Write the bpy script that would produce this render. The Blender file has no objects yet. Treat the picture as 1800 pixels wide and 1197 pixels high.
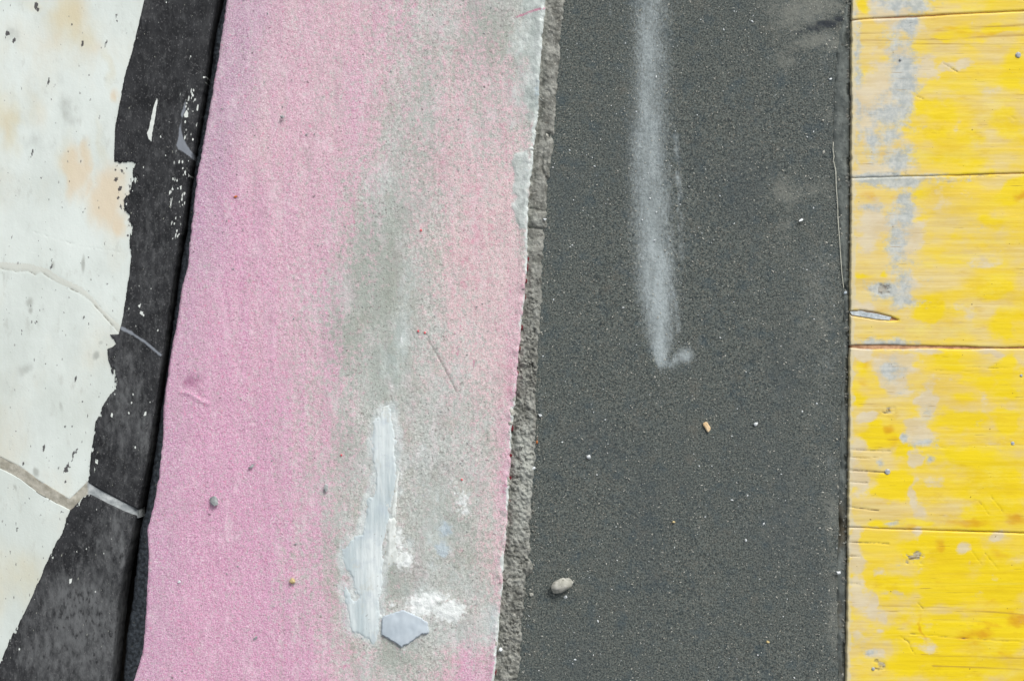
import bpy, bmesh, math, random
import numpy as np
from mathutils import Vector

# ------------------------------------------------------------------ camera, light, exposure
S = 0.0004            # metres on the slab surface per pixel of the photograph
H = 1.20              # camera height above the slab surface
CX, CY = 900.0, 598.5
scene = bpy.context.scene
COL = scene.collection

cam = bpy.data.cameras.new('camera')
cam.sensor_width = 36.0
cam.lens = 36.0 * H / (1800 * S)
cam.clip_start = 0.02
cam.clip_end = 300.0
cam_o = bpy.data.objects.new('camera', cam)
cam_o.location = (0, 0, H)
COL.objects.link(cam_o)
scene.camera = cam_o

SUN_EL, SUN_AZ = math.radians(42), math.radians(28)     # azimuth clockwise from +y (up in the photo)
world = bpy.data.worlds.new('World')
scene.world = world
world.use_nodes = True
wn, wl = world.node_tree.nodes, world.node_tree.links
wn.clear()
sky = wn.new('ShaderNodeTexSky')
sky.sky_type = 'NISHITA'
sky.sun_disc = False
sky.sun_elevation = SUN_EL
sky.sun_rotation = SUN_AZ
sky.dust_density = 4.0
hsv = wn.new('ShaderNodeHueSaturation')                  # an overcast sky is nearly grey
hsv.inputs['Saturation'].default_value = 0.22
bg = wn.new('ShaderNodeBackground')
bg.inputs['Strength'].default_value = 0.12
wo = wn.new('ShaderNodeOutputWorld')
wl.new(sky.outputs[0], hsv.inputs['Color'])
wl.new(hsv.outputs[0], bg.inputs['Color'])
wl.new(bg.outputs[0], wo.inputs['Surface'])

sun = bpy.data.lights.new('sun', 'SUN')
sun.energy = 1.6
sun.angle = math.radians(20)
sun.color = (1.0, 0.98, 0.95)
sun_o = bpy.data.objects.new('sun', sun)
d = Vector((math.sin(SUN_AZ) * math.cos(SUN_EL), math.cos(SUN_AZ) * math.cos(SUN_EL), math.sin(SUN_EL)))
sun_o.rotation_euler = d.to_track_quat('Z', 'Y').to_euler()
sun_o.location = d * 3
COL.objects.link(sun_o)

vs = scene.view_settings
vs.view_transform = 'Standard'
vs.look = 'None'
vs.exposure = 0.12
vs.gamma = 1.0
vs.use_curve_mapping = False
scene.cycles.max_bounces = 6

rng = np.random.default_rng(7)
random.seed(7)

# ------------------------------------------------------------------ numpy helpers
def hash2(ix, iy, seed):
    h = (ix.astype(np.int64) * 374761393 + iy.astype(np.int64) * 668265263 + seed * 974634721) & 0xFFFFFFFF
    h = ((h ^ (h >> 13)) * 1274126177) & 0xFFFFFFFF
    h = ((h ^ (h >> 16)) * 2246822519) & 0xFFFFFFFF
    h = h ^ (h >> 15)
    return (h & 0xFFFFFF) / float(0xFFFFFF)

def vnoise(x, y, seed):
    x = np.asarray(x, float); y = np.asarray(y, float)
    ix = np.floor(x); iy = np.floor(y)
    fx = x - ix; fy = y - iy
    fx = fx * fx * fx * (fx * (fx * 6 - 15) + 10)
    fy = fy * fy * fy * (fy * (fy * 6 - 15) + 10)
    a = hash2(ix, iy, seed); b = hash2(ix + 1, iy, seed)
    c = hash2(ix, iy + 1, seed); e = hash2(ix + 1, iy + 1, seed)
    return (a + (b - a) * fx) * (1 - fy) + (c + (e - c) * fx) * fy

def fbm(x, y, seed, octv=4, gain=0.5):
    """about 0 in the mean, roughly -1..1"""
    t = 0.0; a = 1.0; n = 0.0
    for k in range(octv):
        # each octave turned so that the lattice does not line up
        c, s = math.cos(0.6 * k), math.sin(0.6 * k)
        t = t + a * (vnoise((x * c - y * s) * 2 ** k, (x * s + y * c) * 2 ** k, seed + 17 * k) - 0.5)
        n += a; a *= gain
    return t * 2.2 / n

def afbm(x, y, seed, octv=3, gain=0.5):
    """like fbm, lattice never turned (for grain that runs along one axis)"""
    t = 0.0; a = 1.0; n = 0.0
    for k in range(octv):
        t = t + a * (vnoise(x * 2 ** k, y * 2 ** k, seed + 17 * k) - 0.5)
        n += a; a *= gain
    return t * 2.2 / n

def sstep(a, b, x):
    t = np.clip((x - a) / (b - a), 0, 1)
    return t * t * (3 - 2 * t)

def pl(pts):
    """polyline u(v) from (u, v) pairs"""
    p = sorted(pts, key=lambda q: q[1])
    vv = np.array([q[1] for q in p], float); uu = np.array([q[0] for q in p], float)
    def f(v):
        v = np.asarray(v, float)
        r = np.interp(v, vv, uu)
        s0 = (uu[-1] - uu[0]) / (vv[-1] - vv[0])
        r = np.where(v < vv[0], uu[0] + s0 * (v - vv[0]), r)
        return np.where(v > vv[-1], uu[-1] + s0 * (v - vv[-1]), r)
    return f

def plv(pts):
    g = pl([(b, a) for a, b in pts])
    return g

def seg_dist(u, v, pts):
    """distance to an open polyline"""
    best = np.full(np.shape(u), 1e9)
    for (ax, ay), (bx, by) in zip(pts[:-1], pts[1:]):
        dx, dy = bx - ax, by - ay
        t = np.clip(((u - ax) * dx + (v - ay) * dy) / (dx * dx + dy * dy + 1e-9), 0, 1)
        best = np.minimum(best, np.hypot(u - ax - t * dx, v - ay - t * dy))
    return best

def poly_sdf(u, v, pts):
    """positive inside a closed polygon"""
    dd = seg_dist(u, v, list(pts) + [pts[0]])
    ins = np.zeros(np.shape(u), bool)
    n = len(pts)
    for i in range(n):
        x1, y1 = pts[i]; x2, y2 = pts[(i + 1) % n]
        if y1 == y2: continue
        c = ((y1 > v) != (y2 > v)) & (u < (x2 - x1) * (v - y1) / (y2 - y1) + x1)
        ins ^= c
    return np.where(ins, dd, -dd)

def blobs(u, v, lst):
    """soft elliptical blobs (u, v, ru, rv, strength); the largest counts"""
    r = np.zeros(np.shape(u))
    for (a, b, ru, rv, w) in lst:
        q = ((u - a) / ru) ** 2 + ((v - b) / rv) ** 2
        r = np.maximum(r, w * np.exp(-q * 0.9))
    return r

def steps(a, b, fine0, fine1, fs, cs):
    """coordinates from a to b: fine inside fine0..fine1, coarse outside"""
    out = []
    if a < fine0: out.append(np.linspace(a, fine0, max(2, int(round((fine0 - a) / cs)) + 1))[:-1])
    x0, x1 = max(a, fine0), min(b, fine1)
    out.append(np.linspace(x0, x1, max(2, int(round((x1 - x0) / fs)) + 1)))
    if b > fine1: out.append(np.linspace(fine1, b, max(2, int(round((b - fine1) / cs)) + 1))[1:])
    return np.concatenate(out)

def wx(u, z): return (u - CX) * S * (H - z) / H
def wy(v, z): return (CY - v) * S * (H - z) / H
def P(u, v, z=0.0): return Vector((wx(u, z), wy(v, z), z))

VT, VB = -1000.0, 2200.0          # how far the strips go on beyond the frame
FINE = 2.0
ROWS = steps(VT, VB, -30, 1227, FINE, 14)

# ------------------------------------------------------------------ object helpers
WORLD_LOC = {}
def place(o, loc, parent=None):
    WORLD_LOC[o.name] = Vector(loc)
    if parent is not None:
        o.parent = parent
        o.location = Vector(loc) - WORLD_LOC[parent.name]
    else:
        o.location = loc

def tag(o, label=None, cat=None, group=None, kind=None):
    if label: o['label'] = label
    if cat: o['category'] = cat
    if group: o['group'] = group
    if kind: o['kind'] = kind
    return o

def mesh_obj(name, verts, faces, mat, parent=None, loc=None, attrs=None, smooth=True):
    verts = np.asarray(verts, np.float64)
    if loc is None:
        lo, hi = verts.min(0), verts.max(0)
        loc = ((lo[0] + hi[0]) / 2, (lo[1] + hi[1]) / 2, lo[2])
    me = bpy.data.meshes.new(name)
    rel = verts - np.asarray(loc)
    faces = np.asarray(faces, np.int32)
    k = faces.shape[1]
    me.vertices.add(len(rel)); me.vertices.foreach_set('co', rel.astype(np.float32).ravel())
    me.loops.add(faces.size); me.loops.foreach_set('vertex_index', faces.ravel())
    me.polygons.add(len(faces))
    me.polygons.foreach_set('loop_start', np.arange(0, faces.size, k, dtype=np.int32))
    me.polygons.foreach_set('use_smooth', np.full(len(faces), smooth))
    me.update(calc_edges=True)
    for a, val in (attrs or {}).items():
        at = me.attributes.new(a, 'FLOAT', 'POINT')
        at.data.foreach_set('value', np.asarray(val, np.float32).ravel())
    me.materials.append(mat)
    o = bpy.data.objects.new(name, me)
    COL.objects.link(o)
    place(o, loc, parent)
    return o

def grid_obj(name, U, V, Z, zbot, mat, parent=None, attrs=None, lip=0.0):
    """sheet over a (rows, columns) grid of photo positions, with side walls down to zbot"""
    attrs = dict(attrs or {})
    pad = lambda A: np.pad(A, 1, mode='edge')
    U2, V2, Z2 = pad(U), pad(V), pad(Z)
    X = wx(U2, Z2); Y = wy(V2, Z2)
    Zs = Z2.copy()
    edge = np.zeros(Zs.shape, bool)
    edge[0, :] = edge[-1, :] = edge[:, 0] = edge[:, -1] = True
    Zs[edge] = zbot
    nr, nc = Zs.shape
    idx = np.arange(nr * nc).reshape(nr, nc)
    f = np.stack([idx[:-1, :-1], idx[1:, :-1], idx[1:, 1:], idx[:-1, 1:]], -1).reshape(-1, 4)
    verts = np.stack([X, Y, Zs], -1).reshape(-1, 3)
    at = {k: pad(np.broadcast_to(a, U.shape)) for k, a in attrs.items()}
    return mesh_obj(name, verts, f, mat, parent, None, at)

def roll(dist_px, r_px):
    """how far a rounded edge of radius r has dropped at a distance from the edge, in metres"""
    t = np.clip(1 - dist_px / r_px, 0, 1)
    return r_px * S * (1 - np.sqrt(np.clip(1 - t * t, 0, 1)))

def ragged(pts, step, amp, seed):
    """closed polygon resampled every step px with a ragged outline"""
    out = []
    n = len(pts)
    for i in range(n):
        a, b = np.array(pts[i], float), np.array(pts[(i + 1) % n], float)
        m = max(1, int(np.hypot(*(b - a)) / step))
        for k in range(m): out.append(a + (b - a) * k / m)
    out = np.array(out)
    out[:, 0] += amp * fbm(out[:, 0] / (step * 2.5), out[:, 1] / (step * 2.5), seed, 3)
    out[:, 1] += amp * fbm(out[:, 0] / (step * 2.5), out[:, 1] / (step * 2.5), seed + 50, 3)
    return out

def plate(name, pts, z0, z1, mat, parent=None, step=4, amp=1.5, seed=1, inset=1.5, relief=0.0, tilt=(0, 0)):
    """thin flake: ragged outline, chamfered rim, top surface between z0 and z1"""
    o = ragged(pts, step, amp, seed)
    c = o.mean(0)
    bm = bmesh.new()
    ztop = lambda u, v: z1 + tilt[0] * (u - c[0]) * S + tilt[1] * (v - c[1]) * S
    low = [bm.verts.new(P(u, v, z0)) for u, v in o]
    nrm = []
    for i in range(len(o)):
        t = o[(i + 1) % len(o)] - o[i - 1]
        n_ = np.array([t[1], -t[0]]); n_ /= (np.hypot(*n_) + 1e-9)
        nrm.append(n_)
    area = sum(o[i][0] * o[(i + 1) % len(o)][1] - o[(i + 1) % len(o)][0] * o[i][1] for i in range(len(o)))
    sg = 1 if area < 0 else -1
    mid = [bm.verts.new(P(u, v, z0 + 0.65 * (ztop(u, v) - z0))) for u, v in o]
    top = []
    for i, (u, v) in enumerate(o):
        q = o[i] + sg * nrm[i] * inset
        top.append(bm.verts.new(P(q[0], q[1], ztop(u, v))))
    n = len(o)
    for i in range(n):
        j = (i + 1) % n
        bm.faces.new((low[i], low[j], mid[j], mid[i]))
        bm.faces.new((mid[i], mid[j], top[j], top[i]))
    f = bm.faces.new(top)
    bmesh.ops.triangulate(bm, faces=[f])
    bmesh.ops.recalc_face_normals(bm, faces=bm.faces)
    me = bpy.data.meshes.new(name)
    loc = P(c[0], c[1], z0)
    bmesh.ops.translate(bm, verts=bm.verts, vec=-loc)
    bm.to_mesh(me); bm.free()
    me.materials.append(mat)
    ob = bpy.data.objects.new(name, me)
    COL.objects.link(ob)
    place(ob, loc, parent)
    return ob

def stone(name, u, v, ru, rv, hz, zb, mat, ang=0.0, seed=1, rough=0.28, angular=True, label=None, cat='pebble', group=None, parent=None, sub=3):
    bm = bmesh.new()
    if angular:
        r = np.random.default_rng(seed)
        for k in range(15):
            q = r.normal(size=3); q /= np.linalg.norm(q)
            q *= 1 - rough * r.random()
            bm.verts.new(q)
        h = bmesh.ops.convex_hull(bm, input=bm.verts)
        bmesh.ops.delete(bm, geom=[g for g in h['geom_interior'] if isinstance(g, bmesh.types.BMVert)], context='VERTS')
        bmesh.ops.bevel(bm, geom=list(bm.edges), offset=0.09, segments=1, affect='EDGES')
    else:
        bmesh.ops.create_icosphere(bm, subdivisions=sub, radius=1)
        for w in bm.verts:
            p = w.co
            k = 1 + rough * float(fbm(np.array(p.x * 1.1 + seed), np.array(p.y * 1.1 + p.z * 0.9), seed, 3)) + 0.35 * rough * float(fbm(np.array(p.x * 3.1 + p.z * 2), np.array(p.y * 3.1 - p.z * 2), seed + 5, 2))
            w.co = p * k
    zmin = min(w.co.z for w in bm.verts)
    ca, sa = math.cos(ang), math.sin(ang)
    for w in bm.verts:
        x, y, z = w.co.x * ru * S, w.co.y * rv * S, (w.co.z - zmin) * hz * S * 0.5
        w.co = (x * ca - y * sa, x * sa + y * ca, z - 0.00015)
    me = bpy.data.meshes.new(name)
    bm.to_mesh(me); bm.free()
    if not angular:
        for p in me.polygons: p.use_smooth = True
    me.materials.append(mat)
    o = bpy.data.objects.new(name, me)
    COL.objects.link(o)
    place(o, P(u, v, zb), parent)
    if label: tag(o, label, cat, group or ('loose stones and chips on the dark felt' if -0.0052 < zb < -0.0036 else 'loose stones on the pink slab' if zb > -0.001 else 'chips on the rough mortar strip'))
    return o

# ------------------------------------------------------------------ materials
def lin(c):
    c = np.array(c, float) / 255
    r = np.where(c <= 0.04045, c / 12.92, ((c + 0.055) / 1.055) ** 2.4)
    return (float(r[0]), float(r[1]), float(r[2]), 1.0)

class Mat:
    def __init__(s, name, rough=0.9, spec=0.25):
        s.m = bpy.data.materials.new(name); s.m.use_nodes = True
        s.n, s.l = s.m.node_tree.nodes, s.m.node_tree.links
        s.b = s.n['Principled BSDF']
        s.b.inputs['Roughness'].default_value = rough
        s.b.inputs['Specular IOR Level'].default_value = spec
        s.tc = s.n.new('ShaderNodeTexCoord')
        s.c = None; s.h = None
    def noise(s, scale, detail=3.0, squash=(1, 1, 1), rough=0.55, offs=0.0, typ='fac'):
        mp = s.n.new('ShaderNodeMapping')
        mp.inputs['Scale'].default_value = squash
        mp.inputs['Location'].default_value = (offs, offs * 1.7, offs * 0.3)
        s.l.new(s.tc.outputs['Object'], mp.inputs['Vector'])
        t = s.n.new('ShaderNodeTexNoise')
        t.inputs['Scale'].default_value = scale
        t.inputs['Detail'].default_value = detail
        t.inputs['Roughness'].default_value = rough
        s.l.new(mp.outputs[0], t.inputs['Vector'])
        return t.outputs['Fac']
    def voro(s, scale, squash=(1, 1, 1), out='Distance'):
        mp = s.n.new('ShaderNodeMapping'); mp.inputs['Scale'].default_value = squash
        s.l.new(s.tc.outputs['Object'], mp.inputs['Vector'])
        t = s.n.new('ShaderNodeTexVoronoi'); t.inputs['Scale'].default_value = scale
        s.l.new(mp.outputs[0], t.inputs['Vector'])
        return t.outputs[out]
    def attr(s, name):
        a = s.n.new('ShaderNodeAttribute'); a.attribute_name = name
        return a.outputs['Fac']
    def math(s, op, a, b=None):
        m = s.n.new('ShaderNodeMath'); m.operation = op
        for i, x in enumerate((a, b)):
            if x is None: continue
            if isinstance(x, (int, float)): m.inputs[i].default_value = x
            else: s.l.new(x, m.inputs[i])
        return m.outputs[0]
    def ramp(s, x, lo, hi, a=0.0, b=1.0):
        r = s.n.new('ShaderNodeMapRange'); r.interpolation_type = 'SMOOTHSTEP'
        r.inputs['From Min'].default_value = lo; r.inputs['From Max'].default_value = hi
        r.inputs['To Min'].default_value = a; r.inputs['To Max'].default_value = b
        s.l.new(x, r.inputs['Value'])
        return r.outputs['Result']
    def rgb(s, c):
        r = s.n.new('ShaderNodeRGB'); r.outputs[0].default_value = lin(c)
        return r.outputs[0]
    def mix(s, fac, a, b, op='MIX'):
        m = s.n.new('ShaderNodeMix'); m.data_type = 'RGBA'; m.blend_type = op
        if isinstance(fac, (int, float)): m.inputs[0].default_value = fac
        else: s.l.new(fac, m.inputs[0])
        for i, x in ((6, a), (7, b)):
            if isinstance(x, tuple): m.inputs[i].default_value = lin(x)
            else: s.l.new(x, m.inputs[i])
        return m.outputs[2]
    def two(s, c1, c2, nz, lo=0.35, hi=0.65):
        return s.mix(s.ramp(nz, lo, hi), c1, c2)
    def layer(s, attr, col, nz=None, amp=0.0, lo=0.0, hi=1.0, mx=1.0):
        f = s.attr(attr) if isinstance(attr, str) else attr
        if nz is not None:
            f = s.math('ADD', f, s.math('MULTIPLY', s.math('SUBTRACT', nz, 0.5), amp))
        f = s.ramp(f, lo, hi, 0.0, mx)
        s.c = s.mix(f, s.c, col)
        return f
    def bump(s, h, dist, strength=1.0):
        b = s.n.new('ShaderNodeBump'); b.inputs['Distance'].default_value = dist
        b.inputs['Strength'].default_value = strength
        s.l.new(h, b.inputs['Height'])
        if s.h is not None: s.l.new(s.h, b.inputs['Normal'])
        s.h = b.outputs[0]
    def done(s):
        s.l.new(s.c, s.b.inputs['Base Color'])
        if s.h is not None: s.l.new(s.h, s.b.inputs['Normal'])
        return s.m

def simple(name, c1, c2, scale, rough=0.85, bump=0.0, c3=None):
    m = Mat(name, rough)
    nz = m.noise(scale, 4)
    m.c = m.two(c1, c2, nz)
    if c3: m.layer(m.noise(scale * 2.3, 2, offs=3.1), c3, None, 0, 0.6, 0.7)
    if bump: m.bump(nz, bump)
    return m.done()

# white paint on stone: tan stains, dark flecks, grey film, crack
m = Mat('white_paint', 0.55, 0.35)
big = m.noise(14, 4)
m.c = m.two((205, 213, 207), (219, 227, 222), big, 0.35, 0.65)
m.layer(m.noise(11, 6, (1, 0.55, 1), offs=12.0, rough=0.62), (186, 192, 182), None, 0, 0.46, 0.74, 0.7)
m.layer(m.noise(40, 6, (1, 0.35, 1), offs=2.0, rough=0.65), (196, 203, 197), None, 0, 0.5, 0.8, 0.6)
m.layer(m.noise(18, 6, (1, 0.5, 1), offs=6.0, rough=0.62), (212, 207, 188), None, 0, 0.46, 0.76, 0.6)
m.layer(m.noise(130, 6, (1, 0.4, 1), offs=16.0, rough=0.7), (182, 186, 178), None, 0, 0.56, 0.72, 0.5)
m.layer('tan', (216, 201, 174), m.noise(60, 6, (1, 0.45, 1), rough=0.6), 0.7, 0.1, 0.95, 0.85)
m.layer('yel', (208, 198, 162), m.noise(40, 6, (1, 0.5, 1), offs=3, rough=0.6), 0.8, 0.1, 1.0, 0.75)
m.layer('grey', (160, 164, 157), m.noise(120, 6, (1, 0.55, 1), offs=5, rough=0.65), 1.1, 0.12, 0.95, 0.75)
m.layer('filler', (196, 196, 184), m.noise(200, 3), 1.0, -0.3, 1.2, 0.6)
m.layer('crack', (140, 138, 124), m.noise(500, 2, offs=1), 1.6, -0.2, 1.0, 0.8)
m.layer('fleck', (58, 54, 58), m.noise(1100, 3, (1, 0.5, 1)), 2.6, -0.1, 0.6, 0.92)
m.layer(m.noise(420, 1.5, (1, 0.5, 1), offs=9), (120, 118, 116), None, 0, 0.735, 0.78, 0.6)
m.bump(m.noise(700, 3), 0.00010)
m.bump(m.noise(60, 3, (1, 0.6, 1)), 0.0006)
M_WHITE = m.done()

# black paint on the same stone: scuffed grey, white chips, tiny pale specks
m = Mat('black_paint', 0.55, 0.12)
m.c = m.two((36, 37, 39), (54, 55, 57), m.noise(60, 6, rough=0.65))
m.layer(m.noise(300, 5, (1, 0.5, 1), offs=2, rough=0.7), (80, 81, 82), None, 0, 0.5, 0.75, 0.6)
m.layer('scuff', (108, 110, 111), m.noise(260, 6, (1, 0.4, 1), rough=0.7), 2.0, 0.05, 1.05, 0.85)
m.layer(m.noise(900, 2, (1, 0.7, 1), offs=4), (108, 108, 109), None, 0, 0.58, 0.74, 0.7)
m.layer('scuff', (24, 24, 26), m.noise(480, 3, (1, 0.45, 1), offs=6), 3.0, 0.75, 1.35, 0.7)
m.layer(m.noise(560, 2, (1, 0.45, 1), offs=8), (160, 162, 152), None, 0, 0.725, 0.77, 0.8)
m.layer('seal', (140, 146, 154), m.noise(300, 5, rough=0.7), 2.0, -0.1, 1.2, 0.8)
m.layer('chip', (216, 221, 216), m.noise(900, 3, (1, 0.45, 1)), 2.6, -0.1, 0.7)
m.bump(m.noise(800, 3, (1, 0.6, 1)), 0.00022)
m.bump(m.noise(170, 3, (1, 0.5, 1)), 0.0005)
M_BLACK = m.done()

# pink sprayed concrete
m = Mat('pink_concrete', 0.92, 0.15)
g1 = m.noise(900, 3, rough=0.6)
g2 = m.noise(1500, 1.5, offs=3.3)
g3 = m.noise(330, 5, (1.0, 0.85, 1), offs=7.7, rough=0.62)
bare = m.two((154, 158, 151), (216, 219, 213), m.noise(640, 4, rough=0.65, offs=91), 0.30, 0.70)
bare = m.mix(m.ramp(g2, 0.56, 0.70, 0, 0.75), bare, (126, 128, 122))
bare = m.mix(m.ramp(m.noise(30, 4), 0.4, 0.7, 0, 0.45), bare, (196, 204, 202))
bare = m.mix(m.ramp(m.noise(70, 6, (1, 0.6, 1), offs=51, rough=0.65), 0.45, 0.75, 0, 0.6), bare, (168, 166, 154))
bare = m.mix(m.ramp(m.attr('worn'), 0.05, 0.8, 0, 0.7), bare, (158, 166, 157))
pinkA = m.two((190, 128, 164), (232, 182, 210), g1, 0.26, 0.74)
pinkB = m.two((204, 168, 174), (236, 214, 214), g1, 0.28, 0.72)      # thinner coat
pink = m.mix(m.ramp(m.attr('dense'), 0.0, 1.0), pinkB, pinkA)
pink = m.mix(m.ramp(m.attr('mauve'), 0.0, 1.0, 0, 0.62), pink, m.two((158, 126, 156), (196, 168, 192), g1, 0.32, 0.68))
pink = m.mix(m.ramp(g2, 0.57, 0.70, 0, 0.7), pink, (160, 132, 142))
pink = m.mix(m.ramp(m.noise(1300, 2, offs=17.0), 0.56, 0.68, 0, 0.7), pink, (198, 202, 196))
pink = m.mix(m.ramp(m.noise(1300, 1, offs=12.0), 0.62, 0.70, 0, 0.7), pink, (240, 228, 234))
pink = m.mix(m.ramp(m.noise(420, 2, offs=27.0), 0.60, 0.72, 0, 0.6), pink, (222, 132, 168))
gsum = m.math('ADD', m.math('MULTIPLY', g3, 0.6), m.math('MULTIPLY', m.noise(1100, 2, offs=5.5), 0.4))
m.c = bare
m.layer('cov', pink, gsum, 3.4, 0.10, 0.90, 0.94)
m.layer(m.noise(60, 5, (1.4, 0.45, 1), offs=33, rough=0.6), (178, 160, 166), None, 0, 0.5, 0.78, 0.4)
m.layer(m.noise(110, 5, (1.2, 0.5, 1), offs=38, rough=0.6), (234, 218, 224), None, 0, 0.52, 0.78, 0.4)
m.layer(m.math('SUBTRACT', m.noise(520, 3, offs=101, rough=0.6), m.math('MULTIPLY', m.attr('cov'), 0.05)), (116, 112, 108), None, 0, 0.56, 0.68, 0.6)
m.layer('film', m.two((168, 178, 174), (204, 212, 209), m.noise(110, 6, (1, 0.6, 1), rough=0.65)), m.noise(220, 5, (1, 0.7, 1), offs=2, rough=0.65), 1.2, 0.25, 0.9, 0.9)
m.layer('clump', (206, 142, 162), m.noise(180, 5, (0.9, 0.75, 1), offs=61, rough=0.7), 3.2, 0.55, 1.4, 0.6)
m.layer('residue', m.two((188, 198, 198), (220, 227, 226), m.noise(160, 5, rough=0.65)), m.noise(130, 6, (1, 0.7, 1), offs=71, rough=0.68), 2.2, 0.45, 1.2, 0.8)
m.layer('redline', (196, 120, 150), m.noise(500, 2), 1.4, 0.3, 0.9, 0.8)
m.layer('scratch', (136, 130, 126), m.noise(600, 3), 1.6, 0.2, 1.1, 0.7)
m.layer('dirt', (150, 96, 128), m.noise(300, 3), 1.0, 0.3, 1.1, 0.75)
m.layer('chalk', m.two((222, 228, 226), (240, 244, 243), m.noise(300, 3)), m.noise(330, 4, offs=11), 1.5, 0.30, 0.85, 0.95)
m.layer('blue', m.two((170, 184, 192), (190, 203, 209), m.noise(200, 3)), m.noise(330, 4, offs=15), 1.0, 0.30, 0.75, 0.9)
m.layer('rim', m.two((196, 204, 200), (222, 229, 226), m.noise(300, 3)), m.noise(420, 3, offs=1), 1.0, 0.2, 0.7, 0.95)
m.layer(m.noise(260, 1, offs=21), (104, 96, 98), None, 0, 0.765, 0.79, 0.7)
m.bump(g1, 0.0005)
m.bump(m.noise(140, 5, (1.5, 0.5, 1), rough=0.6), 0.0008)
M_PINK = m.done()

# black tarred edge of the pink slab
m = Mat('tarred_edge', 0.65, 0.3)
m.c = m.two((28, 32, 36), (58, 64, 70), m.noise(420, 4))
m.layer(m.noise(700, 2, offs=3), (150, 145, 120), None, 0, 0.72, 0.76, 0.8)
m.bump(m.noise(500, 3), 0.0006)
M_TAR = m.done()

# rough mortar
m = Mat('rough_mortar', 0.95, 0.1)
m.c = m.two((112, 113, 107), (160, 161, 154), m.noise(110, 6, rough=0.65))
m.layer(m.noise(420, 3, offs=2), (92, 88, 80), None, 0, 0.58, 0.74, 0.75)
m.layer(m.noise(600, 2, offs=8), (188, 187, 178), None, 0, 0.64, 0.72, 0.8)
m.layer('pale', (176, 179, 172), m.noise(300, 4), 1.0, 0.3, 1.0, 0.8)
m.bump(m.noise(420, 5), 0.0014)
m.bump(m.noise(130, 4), 0.0016)
M_MORTAR = m.done()

# gritty bitumen felt
m = Mat('gritty_felt', 0.85, 0.2)
f1 = m.noise(820, 3, rough=0.65)
m.c = m.two((50, 57, 58), (110, 116, 111), f1, 0.32, 0.68)
m.layer(m.noise(1200, 1.5, offs=4), (134, 130, 118), None, 0, 0.58, 0.70, 0.75)
m.layer(m.noise(900, 2, offs=14), (40, 46, 50), None, 0, 0.58, 0.70, 0.75)
m.layer(m.noise(90, 5, offs=19, rough=0.65), (62, 78, 86), None, 0, 0.48, 0.75, 0.5)
m.layer(m.noise(70, 5, offs=23, rough=0.65), (118, 114, 104), None, 0, 0.54, 0.8, 0.4)
m.layer(m.noise(16, 3, (1, 0.6, 1), offs=1), (70, 78, 82), None, 0, 0.45, 0.8, 0.4)
m.layer(m.noise(560, 1, offs=31), (170, 170, 160), None, 0, 0.735, 0.775, 0.8)
m.layer('tan', (134, 136, 128), m.noise(210, 7, (0.8, 1, 1), rough=0.8), 3.4, 0.40, 1.45, 0.66)
m.layer('soot_and_shade', (38, 44, 54), m.noise(300, 4), 0.8, 0.3, 0.9, 0.8)
m.layer('dust', m.two((150, 159, 160), (176, 186, 188), m.noise(160, 3, (1, 0.3, 1))), m.noise(760, 4, (1, 0.5, 1), rough=0.65), 1.3, 0.08, 1.2, 0.9)
m.bump(f1, 0.0005)
M_FELT = m.done()

m = Mat('felt_selvage', 0.75, 0.25)
m.c = m.two((84, 90, 88), (116, 122, 118), m.noise(150, 6, (1, 0.5, 1), rough=0.65))
m.layer(m.noise(300, 5, offs=6), (52, 51, 45), None, 0, 0.58, 0.74, 0.7)
m.layer(m.noise(260, 3, offs=3), (136, 142, 138), None, 0, 0.66, 0.76, 0.7)
m.layer('brown', (82, 70, 48), m.noise(200, 4), 1.0, 0.3, 1.0, 0.7)
m.bump(m.noise(350, 4), 0.0008)
M_SELV = m.done()

# yellow glazed timber
m = Mat('yellow_timber', 0.5, 0.35)
gr = m.noise(300, 4, (0.035, 1, 1))
gr2 = m.noise(900, 3, (0.03, 1, 1), offs=4)
m.c = m.two((222, 199, 130), (228, 209, 148), gr, 0.2, 0.8)
m.c = m.mix(m.ramp(m.noise(420, 5, (0.025, 1, 1), offs=85, rough=0.6), 0.42, 0.66, 0, 0.5), m.c, (206, 176, 104))
m.c = m.mix(m.ramp(m.noise(26, 6, (0.6, 1, 1), offs=81, rough=0.6), 0.42, 0.70, 0, 0.8), m.c, (226, 196, 92))
m.layer('yellow', m.two((231, 198, 50), (237, 212, 76), gr, 0.2, 0.8), m.noise(60, 7, (0.5, 1, 1), offs=2, rough=0.65), 1.3, 0.05, 0.85)
m.layer('deep', m.two((230, 200, 1), (241, 214, 4), gr, 0.2, 0.8), m.noise(75, 7, (0.6, 1, 1), offs=6, rough=0.65), 1.7, 0.28, 0.78, 0.92)
m.layer(m.noise(28, 6, (0.45, 1, 1), offs=88, rough=0.66), (218, 182, 18), None, 0, 0.48, 0.74, 0.6)
m.layer(m.noise(75, 6, (0.5, 1, 1), offs=121, rough=0.66), (206, 164, 22), None, 0, 0.56, 0.78, 0.55)
m.layer(m.noise(48, 6, (0.5, 1, 1), offs=127, rough=0.66), (238, 222, 110), None, 0, 0.54, 0.76, 0.5)
m.layer(m.noise(260, 5, (0.03, 1, 1), offs=93, rough=0.6), (212, 174, 24), None, 0, 0.56, 0.74, 0.32)
m.layer(m.noise(330, 5, (0.03, 1, 1), offs=97, rough=0.6), (240, 224, 96), None, 0, 0.57, 0.74, 0.3)
m.layer('orange', (212, 152, 18), m.noise(170, 5, (0.4, 1, 1), offs=9), 1.0, 0.3, 1.0, 0.8)
m.layer('line', (172, 132, 56), gr2, 1.1, 0.35, 1.0, 0.65)
m.layer(gr2, (208, 164, 62), None, 0, 0.60, 0.78, 0.18)
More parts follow.
